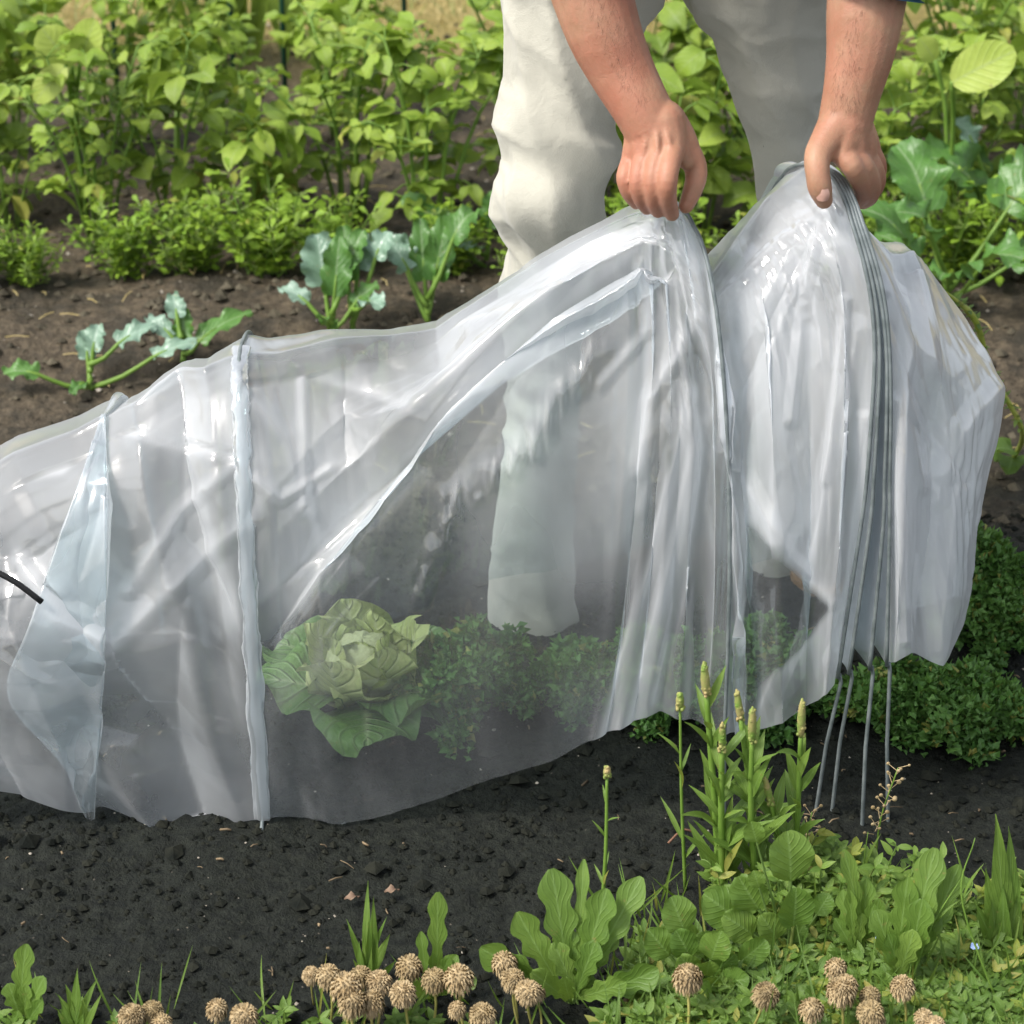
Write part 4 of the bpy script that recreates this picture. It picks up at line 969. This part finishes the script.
for _ in range(130):
    x, y_ = R.uniform(-.8, .8), R.uniform(-.62, .1); p = gz(x, y_) + Z * .004; a = R.uniform(0, PI); L = R.uniform(.003, .018); d = V((math.cos(a), math.sin(a), R.uniform(-.1, .2)))
    dg_.tube([p, p + d * L * .5 + V((R.uniform(-.002, .002), 0, .001)), p + d * L], R.choice((.0005, .0008, .0013)), 4, True)
tag(dg_.build('plant_litter', plain_mat('plant_litter', (.07, .05, .03), (.26, .19, .11), 30)), 'short bits of root and dead stem on the dark bed', 'plant litter', kind='stuff')
# straw litter on brown soil
dg_ = MB()
for _ in range(420):
    x, y_ = R.uniform(-1.1, 1.2), R.uniform(.45, 2.4); p = gz(x, y_) + Z * .006; a = R.uniform(0, PI); L = R.uniform(.008, .04); d = V((math.cos(a), math.sin(a), R.uniform(-.1, .2)))
    dg_.tube([p, p + d * L * .5 + V((R.uniform(-.003, .003), 0, .002)), p + d * L], .0009, 3, False)
tag(dg_.build('straw_litter', straw_m), 'bits of dry stem and straw on the brown soil', 'straw litter', kind='stuff')
# ---------------------------------------------------------------- brassicas between the rows
B, S_ = brass_m, silver_m
brassica(at(332, 338), [(1.9, 1.15, .075, .075, .062, .3, S_), (1.2, 1.3, .05, .085, .045, .3, B), (2.7, .55, .045, .05, .03, .9, S_), (.9, 1.0, .07, .06, .035, .4, B), (4.6, .9, .03, .05, .03, .6, B), (.3, .8, .05, .045, .03, .7, B)],
         'young brassica with a large silvery fan leaf left of the person', 1)
brassica(at(352, 332), [(1.3, 1.2, .09, .05, .05, .7, S_), (.7, 1.1, .10, .045, .04, .9, S_), (1.8, 1.2, .05, .08, .04, .3, B), (5.2, .5, .06, .05, .035, 1.0, S_)], 'small brassica with curled silver leaves beside the fan leafed one', 2)
brassica(at(428, 322), [(1.8, 1.25, .06, .09, .04, .3, B), (1.0, 1.2, .05, .10, .045, .3, B), (2.6, 1.0, .06, .055, .045, .7, S_), (.5, 1.1, .09, .06, .045, 1.4, B), (2.2, .9, .10, .04, .04, .5, S_)], 'brassica with upright green leaves nearest the trouser leg', 3)
brassica(at(486, 268), [(2.9, .75, .07, .10, .045, .6, B), (1.2, 1.2, .05, .06, .04, .5, B), (4.2, .6, .03, .05, .03, .9, S_)], 'brassica with one arching leaf touching the trouser knee', 4)
brassica(at(91, 388), [(3.3, .35, .075, .05, .035, 1.0, B), (1.8, 1.0, .03, .045, .03, .6, S_), (1.2, 1.1, .03, .04, .03, .7, S_), (.4, .5, .05, .06, .035, .7, S_), (.1, .45, .10, .065, .03, .6, S_), (4.4, .2, .02, .035, .022, .8, B)], 'sprawling grey leaved seedling on the bare soil at left', 5)
brassica(at(183, 362), [(1.5, 1.2, .03, .045, .03, .5, B), (.5, .5, .03, .09, .035, .7, B), (2.6, .6, .02, .05, .03, .8, S_), (1.9, .9, .03, .04, .03, .8, S_)], 'seedling with a dark drooping leaf above the tunnel film', 6)
brassica(at(948, 305), [(3.3, .95, .12, .12, .070, 1.5, B), (2.2, 1.1, .13, .12, .085, 1.2, B), (.5, .85, .14, .13, .09, 1.3, B), (2.6, .5, .06, .08, .055, .9, B), (5.2, .9, .10, .09, .075, 1.4, B), (.1, .5, .10, .08, .06, .9, B), (4.4, .7, .05, .07, .05, 1.1, B), (3.9, 1.0, .11, .08, .06, 1.5, B)],
         'large dark green brassica right of the gathered film', 7)
brassica(at(1012, 262), [(3.6, 1.0, .14, .13, .10, 1.3, B), (2.4, .9, .10, .11, .08, 1.2, B), (4.6, 1.0, .13, .12, .09, 1.4, B), (3.0, 1.1, .17, .05, .04, .9, S_)], 'big leaved brassica cut by the right photo edge', 8)
# bolting yellow stalk
r_ = empty('bolting_stalk', at(1012, 462), 'yellow green knobbly stalk arching up beside the tunnel end', 'stalk'); st_ = MB(); lf = MB(); R = random.Random(3)
O_ = r_.location.copy(); P = interp([tuple(O_), tuple(PY(1022, 430, .35)), tuple(PY(990, 370, .33)), tuple(PY(975, 320, .30)), tuple(PY(946, 292, .28))], 24); P = [p - O_ for p in P]
st_.tube(P, [.0035] * 10 + [.0042] * 10 + [.003, .0025, .002, .001], 6)
for i in range(6, 22):
    for q in range(5): d = rdir(R, -.6, 1.0); leaf(lf, P[i], d, Z, R.uniform(.008, .016), .006, lance, .4, .2, 0, 3, 2, 3, R=R)
leaf(lf, P[2], V((-.8, -.2, .3)), Z, .06, .05, ovate, 1.2, .2, .1, 6, 6, 8); leaf(lf, P[5], V((.9, 0, .2)), Z, .05, .04, ovate, .8, .2, .1, 6, 6, 8); leaf(lf, P[1], V((-.3, -.8, .2)), Z, .05, .05, ovate, 1.0, .2, .1, 6, 6, 8)
st_.build('stem', plain_mat('yellow_stalk', (.30, .36, .05), (.40, .42, .10), 60, .5), r_); lf.build('foliage', weed_m, r_)
# ---------------------------------------------------------------- vegetables in the bed under the film
def under(px, py, Y):
    p = PY(px, py, Y); return gz(p.x, Y)
savoy(under(364, 685, -.13), 'yellow hearted savoy cabbage under the film, left of the standing foot', 3, .100)
kale(under(470, 625, -.13), 'bluish curly kale under the clear film panel', 2, .085, 13)
kale(under(578, 640, -.10), 'small curly kale under the film right of the standing foot', 3, .055, 9)
kale(under(655, 650, -.12), 'curly kale glimpsed behind the white pleats', 4, .075, 10)
kale(under(760, 650, -.12), 'curly kale seen through the clear triangle beside the hoops', 5, .085, 12)
kale(under(985, 610, .02), 'tall dark curly kale standing outside behind the tunnel end', 6, .075, 15, sc=(.8, .8, 1.5))
kale(under(958, 690, -.16), 'low spreading curly kale at the foot of the tunnel end', 7, .085, 15, sc=(1.15, .8, .62))
kale(under(890, 690, -.14), 'curly kale clump just behind the four hoop ends', 8, .075, 12, sc=(1.1, .8, .7))
# ---------------------------------------------------------------- foreground weeds
def stemmed(px0, py0, tips, label, name, cat, lm, seed, leafspec, head=None, srad=.0016, group=None, hm_=None):
    """weeds of several upright stems. tips: (px, py, dY) of each stem's tip"""
    base = at(px0, py0); root = empty(name, base, label, cat, group); R = random.Random(seed); st_, lf, heads = MB(), MB(), []
    for px, py, dY in tips:
        t = PY(px, py, base.y + dY) - base; b = V((R.uniform(-.008, .008), R.uniform(-.006, .006), -.005))
        P = interp([b, b.lerp(t, .5) + V((R.uniform(-.008, .008), 0, .004)), t], 12); st_.tube(P, [srad * (1.15 - .04 * i) for i in range(12)], 6)
        n_, L, W, e0, e1, t0, t1 = leafspec
        for k in range(n_):
            tt = t0 + (t1 - t0) * (k + R.random() * .5) / n_; i = min(11, int(tt * 11)); d = rdir(R, e0, e1, k * 2.4 + R.uniform(-.4, .4)); l_ = L * R.uniform(.65, 1.2) * (1.1 - .5 * tt)
            leaf(lf, P[i], d, (Z + V((0, -.4, 0))), l_, W * l_ / L, lance, R.uniform(.1, .9), .35, .04, 4, 2, 7, R=R)
        if head: hd_ = MB(); head(hd_, P[-1], (P[-1] - P[-3]).normalized(), R); heads.append(hd_)
    st_.build('stem', stem_m, root); 
    if lf.v: lf.build('foliage', lm, root)
    for hd_ in heads: hd_.build('seed_head', hm_ or bud_m, root)
    return root
def spike(mb, p, d, R, L=.034, r=.0055):
    mb.tube([p - d * L * .3, p, p + d * L * .4, p + d * L * .8, p + d * L], [r * .4, r * .9, r, r * .7, r * .2], 8)
    for k in range(46):
        t = R.random(); q = p + d * L * (t * 1.15 - .25); a = rdir(R, -.2, 1.0); mb.ball(q + V((a.x, a.y, 0)) * r * .8 * (1.1 - t * .6), .0019 * R.uniform(.7, 1.2), 5, 4)
spk = lambda mb, p, d, R: spike(mb, p, d, R, R.uniform(.026, .036), R.uniform(.0034, .0046))
stemmed(728, 905, [(722, 745, -.02), (706, 690, 0)], 'tallest upright weed with green flower spikes before the front hoop rod', 'spiked_weed', 'flowering weed', weed_m, 4, (17, .066, .012, .75, 1.3, .08, .97), spk, .0036)
stemmed(752, 912, [(740, 715, .01), (752, 735, -.01)], 'upright spiked weed with two stems beside the front hoop rod', 'spiked_weed', 'flowering weed', weed_m, 5, (15, .062, .012, .75, 1.3, .08, .97), spk, .0033)
stemmed(790, 905, [(801, 730, 0), (770, 800, -.01)], 'spiked weed with a pinkish bud tip, right of the taller two', 'spiked_weed', 'flowering weed', weed_m, 6, (13, .06, .015, .7, 1.3, .1, .95), spk, .0030)
stemmed(688, 890, [(680, 705, 0)], 'slender weed stem with a lone bud left of the tall weed', 'spiked_weed', 'flowering weed', weed_m, 16, (5, .05, .006, .8, 1.25, .2, .9), lambda m, p, d, R: spike(m, p, d, R, .014, .004), .0017)
stemmed(601, 945, [(607, 775, 0)], 'thin single stalk with a tiny bud standing before dark soil', 'budding_stalk', 'wild stalk', weed_m, 7, (7, .030, .0042, .7, 1.25, .25, .92), lambda m, p, d, R: spike(m, p, d, R, .010, .0036), .0019)
def seedy(mb, p, d, R):
    for k in range(26):
        t = k / 26; q = p - d * .085 * t; a = rdir(R, .1, .9, k * 2.4); mb.tube([q, q + a * .010], .0004, 3, False); mb.ball(q + a * .011, .0022 * R.uniform(.7, 1.2), 6, 4, (1, .5, 1))
stemmed(880, 880, [(898, 768, 0)], 'dried shepherd purse stalk with tiny seed pods by the hoop feet', 'seed_stalk', 'seed stalk', weedy_m, 8, (2, .012, .003, .5, 1.0, .1, .4), seedy, .0009, hm_=head_m)
stemmed(813, 880, [(812, 812, 0)], 'short dry seed stalk left of the hoop feet', 'seed_stalk', 'seed stalk', weedy_m, 9, (3, .014, .003, .5, 1.0, .1, .6), seedy, .0008, hm_=head_m)
# rosettes with round lobed leaves
def rosette(px, py, leaves, label, prof=lobed, m=None, seed=0, name='rosette_weed', cat='leafy weed', nu=6, nv=26):
    base = at(px, py); root = empty(name, base, label, cat); R = random.Random(seed); lf = MB()
    leaves = [(a_, b_, c_, w_ * (.66 if prof is round_ else .72)) for a_, b_, c_, w_ in leaves] + [(px + (a_ - px) * R.uniform(.4, .8) + R.uniform(-14, 14), py + (b_ - py) * R.uniform(.35, .75), c_ - .01, w_ * .55) for a_, b_, c_, w_ in leaves]
    for ex, ey, dY, W in leaves:
        t = PY(ex, ey, base.y + dY) - base; L = t.length * 1.06; pf = {round_: max(0, 1 - W * 1.15 / L), lobed: .12}.get(prof, 0); b = V((R.uniform(-.006, .006), R.uniform(-.006, .006), 0))
        d = (t - b).normalized(); leaf(lf, b, d + V((0, 0, .12)), V((R.uniform(-.4, .4), -1, R.uniform(.2, .9))), L * (1 - pf), W, prof, R.uniform(.2, .6), R.uniform(.05, .3), .05, 4, nu, nv, pet=L * pf, R=R)
    lf.build('foliage', m or weed_m, root); return root
rosette(572, 1000, [(517, 925, .0, .034), (556, 882, .01, .040), (582, 872, .02, .016), (604, 905, .0, .036), (641, 888, .02, .032), (480, 962, -.01, .036), (655, 985, -.03, .036), (540, 985, -.04, .026), (620, 940, .01, .022)],
        'rosette weed with rounded lobed leaves standing up from the soil', seed=1)
rosette(430, 1000, [(438, 905, 0, .022), (420, 940, .0, .014), (455, 962, -.01, .02), (400, 985, -.02, .024), (470, 985, 0, .02)], 'narrow leaved seedling between clover heads and rosette', seed=2)
rosette(22, 1030, [(24, 955, 0, .024), (8, 990, 0, .022), (40, 985, -.01, .022)], 'lobed young weed at the lower left corner', seed=3)
rosette(78, 1036, [(66, 990, 0, .016), (58, 1000, 0, .012), (92, 985, 0, .012), (84, 1008, -.01, .018), (76, 975, .0, .014)], 'slim leaved weed tuft beside the lower left corner', lance, seed=4)
rosette(370, 985, [(362, 895, 0, .013), (374, 905, 0, .012), (350, 930, 0, .010), (390, 940, .01, .014), (356, 950, -.01, .01)], 'clump of upright grassy leaves behind the clover heads', lance, seed=5)
rosette(785, 960, [(790, 842, .0, .066), (748, 832, -.01, .030), (735, 885, -.01, .055), (705, 905, -.01, .06), (662, 945, -.02, .05), (830, 900, .01, .03)], 'broad round leaved weed beneath the flower spikes', round_, seed=6)
rosette(700, 985, [(672, 905, 0, .05), (650, 940, -.01, .045), (720, 940, -.02, .045), (745, 985, -.03, .04), (690, 1000, -.04, .05), (765, 950, 0, .04)], 'low round leaved weed right of the rosette', round_, seed=7)
rosette(900, 985, [(935, 865, 0, .036), (905, 890, 0, .030), (962, 880, .01, .030), (920, 915, -.02, .034), (880, 920, 0, .03)], 'lobed green weed leaning right among the ground cover', seed=8)
rosette(1000, 960, [(1000, 830, 0, .03), (1018, 845, 0, .026), (985, 880, 0, .024), (1020, 900, 0, .03)], 'tall leafy weed at the right edge', lance, seed=9)
rosette(858, 960, [(848, 860, 0, .020), (870, 890, 0, .022), (838, 900, 0, .020), (880, 905, 0, .018)], 'stubby upright weed with a blunt top in the right hand greenery', seed=10)
# thin arching grass stalks right
for i, (a, b_, c_, lab) in enumerate([((1000, 1010), (962, 900), (975, 838), 'long arching grass stalk near the right edge'), ((905, 1000), (930, 930), (960, 880), 'pale diagonal grass stem in the right greenery'), ((874, 900), (864, 870), (868, 832), 'single fine grass blade before the dark soil')]):
    o_ = at(*a); r_ = empty('grass_stalk', o_, lab, 'grass stalk'); m_ = MB(); P = [V((0, 0, 0)), PY(b_[0], b_[1], o_.y + .01) - o_, PY(c_[0], c_[1], o_.y + .02) - o_]
    m_.tube(interp(P, 14), [.0013 - .00007 * k for k in range(14)], 5); m_.build('stem', stem_m, r_)
    l_ = MB(); d_ = (P[2] - P[1]).normalized(); leaf(l_, P[1], d_ + V((.3, 0, .2)), Z, .04, .004, lance, .5, .3, 0, 3, 2, 5); l_.build('foliage', grass_m, r_)
# creeping ground cover right
R = random.Random(77)
gc, gy = MB(), MB()
def cover(x, y_, hmax, mb, big=1.0):
    b = gz(x, y_); h_ = R.uniform(.3, 1) * hmax; d = rdir(R, .9, 1.5); P = interp([b, b + d * h_ * .6, b + d * h_ + V((R.uniform(-.01, .01), 0, 0))], 5)
    mb.tube(P, .0009, 4, False)
    for i in range(1, 5):
        for q in range(4):
            dd = rdir(R, 0, .8); L = R.uniform(.006, .020) * big
            leaf(mb, P[i], dd, (Z + V((0, -.5, 0))), L, L * .42, lance, R.uniform(.1, .8), .3, .04, 3, 2, 4, R=R)
for _ in range(2200):
    px = R.uniform(640, 1060); top = 915 + 38 * math.sin(px * .021) - .10 * (px - 700); py = R.uniform(max(865, top), 1075)
    p = at(px, py); cover(p.x, p.y, R.choice((.02, .03, .04, .05, .08) if py < 945 else (.012, .018, .026)), gy if R.random() < .13 else gc)
for _ in range(70):
    p = at(R.uniform(-20, 640), R.uniform(1025, 1070)); cover(p.x, p.y, .022, gc)
tag(gc.build('ground_cover', weed_m), 'mat of small leaved green weeds along the front edge', 'ground cover', kind='stuff')
tag(gy.build('yellow_ground_cover', weedy_m), 'yellowing sprigs scattered through the front ground cover', 'ground cover', kind='stuff')
fg = MB()
for _ in range(520):
    px = R.uniform(600, 1060) if R.random() < .85 else R.uniform(-20, 600); p = at(px, R.uniform(900, 1060) if px > 600 else R.uniform(1005, 1060)); d = rdir(R, .7, 1.45)
    leaf(fg, p, d, V((0, -1, .3)), R.uniform(.02, .075), R.uniform(.0014, .0032), lance, R.uniform(.2, 1.4), .4, 0, 3, 2, 7, R=R)
tag(fg.build('thin_grass', grass_m), 'thin grass blades growing through the front greenery', 'grass', kind='stuff')
# speedwell flowers
for i, (px, py, lab) in enumerate([(857, 900, 'tiny blue flower highest in the right greenery'), (880, 938, 'tiny blue flower in the middle of the right greenery'), (975, 947, 'tiny blue flower nearest the right edge')]):
    o_ = PZ(px, py, .045); r_ = empty('blue_flower', V((o_.x, o_.y, ground_z(o_.x, o_.y))), lab, 'wild flower', 'tiny blue flowers in the front greenery'); pm_ = MB(); c_ = V((0, 0, .045 - r_.location.z))
    for k in range(4): d = V((math.cos(k * PI / 2 + .4), math.sin(k * PI / 2 + .4) * .8 - .1, .25)); leaf(pm_, c_, d, V((0, -.6, 1)), .005, .005, round_, .2, .1, 0, 3, 2, 3)
    pm_.build('petals', blue_m, r_); s_ = MB(); s_.tube([V((0, 0, 0)), c_], .0006, 4); s_.build('stem', stem_m, r_)
# clover seed heads
def clover(label, seed, h):
    R_ = random.Random(seed); root = empty('clover_plant', V((0, 0, 0)), label, 'clover', 'brown clover heads along the front edge'); hb, st_ = MB(), MB()
    t = V((R_.uniform(-.006, .006), R_.uniform(-.006, .006), h)); st_.tube(interp([V((0, 0, -.01)), t * .5 + V((.003, 0, 0)), t], 6), .0012, 5)
    c_ = t + V((0, 0, .006)); hb.ball(c_, .0086 - .0006 * (seed % 3), 12, 8, (1, 1, .85 + .1 * (seed % 3)))
    nf = 150 + 40 * (seed % 3)
    for k in range(nf):
        u_ = 1 - 2 * (k + .5) / nf; a = k * 2.4; rr = math.sqrt(1 - u_ * u_); d = V((rr * math.cos(a), rr * math.sin(a), u_)); tip = c_ + d * .0114 + V((0, 0, -.0026 - .001 * (1 - u_)))
        sd_ = d.cross(Z); sd_ = sd_.normalized() if sd_.length > .01 else V((1, 0, 0)); m1 = c_ + d * .0102
        q_ = V((R_.uniform(-.0012, .0012), R_.uniform(-.0012, .0012), R_.uniform(-.0015, .0008))); hb.face([c_ + d * .007 - sd_ * .0006, c_ + d * .007 + sd_ * .0006, m1 + sd_ * .0009 + q_ * .5, tip + q_, m1 - sd_ * .0009 + q_ * .5])
    hb.build('flower_head', head_m, root); st_.build('stem', plain_mat('clover_stem', (.26, .26, .06), (.34, .30, .10), 60), root); return root
cp = [clover('', 300 + i, .05) for i in range(3)]; used = [0, 0, 0]
CL = [(327, 975, 1.1), (362, 978, 1.0), (372, 985, 1.15), (350, 998, 1.2), (341, 1012, 1.2), (375, 1006, 1.2), (410, 972, 1.1), (430, 980, 1.15), (408, 1000, 1.0), (466, 990, 1.15), (462, 1008, .9), (486, 1012, 1.2), (516, 975, 1.0), (534, 978, 1.15), (520, 992, .9), (541, 996, .9), (686, 1000, 1.15), (747, 992, 1.1), (831, 968, 1.1), (848, 984, 1.1), (842, 1002, 1.1), (868, 996, 1.05), (882, 1005, 1.1), (908, 990, 1.1), (920, 1004, 1.0), (941, 1009, 1.1), (868, 1018, 1.0), (808, 1022, 1.0), (140, 1002, 1.2), (128, 1012, 1.1), (206, 1012, 1.0), (244, 1012, 1.1), (312, 968, .8), (170, 1015, 1.0)]
CLs = sorted(range(len(CL)), key=lambda i: CL[i][0])
rank = {i: k for k, i in enumerate(CLs)}
def nth(k):
    tens = ['', '', 'twenty', 'thirty']; 
    if k < 19: return ORD[k]
    k += 1
    if k % 10 == 0: return {20: 'twentieth', 30: 'thirtieth'}[k]
    return tens[k // 10] + '-' + ORD[k % 10 - 1]
for i, (px, py, s_) in enumerate(CL):
    p = PZ(px, py, .058 * s_); g_ = gz(p.x, p.y); k = i % 3; s_ *= .93; lab = f'faded brown clover head on its stem, {nth(rank[i])} from the left'
    if not used[k]: cp[k].location = g_; cp[k].scale = (s_,) * 3; cp[k]['label'] = lab; used[k] = 1
    else:
        o_ = copy_tree(cp[k], g_, R.uniform(0, 6), s_ * R.uniform(.82, 1.16), lab); o_.rotation_euler = (R.uniform(-.22, .12), R.uniform(-.2, .2), R.uniform(0, 6))
# twig and dead leaves
r_ = MB(); r_.tube(interp([tuple(at(668, 848) + Z * .006), tuple(at(682, 840) + Z * .012), tuple(at(696, 838) + Z * .006)], 8), .0013, 5); p0 = at(668, 848)
tag(r_.build('twig', plain_mat('twig', (.16, .08, .05), (.25, .13, .08), 60), None, p0), 'short reddish brown twig lying on the dark soil', 'twig')
dl = plain_mat('dead_leaf', (.16, .10, .07), (.26, .18, .12), 60)
for px, py, lab in ((385, 898, 'small brownish dead leaf on the soil near the lower left'), (618, 1012, 'dull brown dead leaf under the rosette weed'), (345, 905, 'curled dry leaf scrap on the soil')):
    b = at(px, py); m_ = MB(); leaf(m_, b + Z * .006, V((.8, .3, .2)), Z, .015, .010, ovate, 1.0, .4, .15, 5, 4, 6)
    tag(m_.build('dead_leaf', dl, None, b), lab, 'dead leaf')
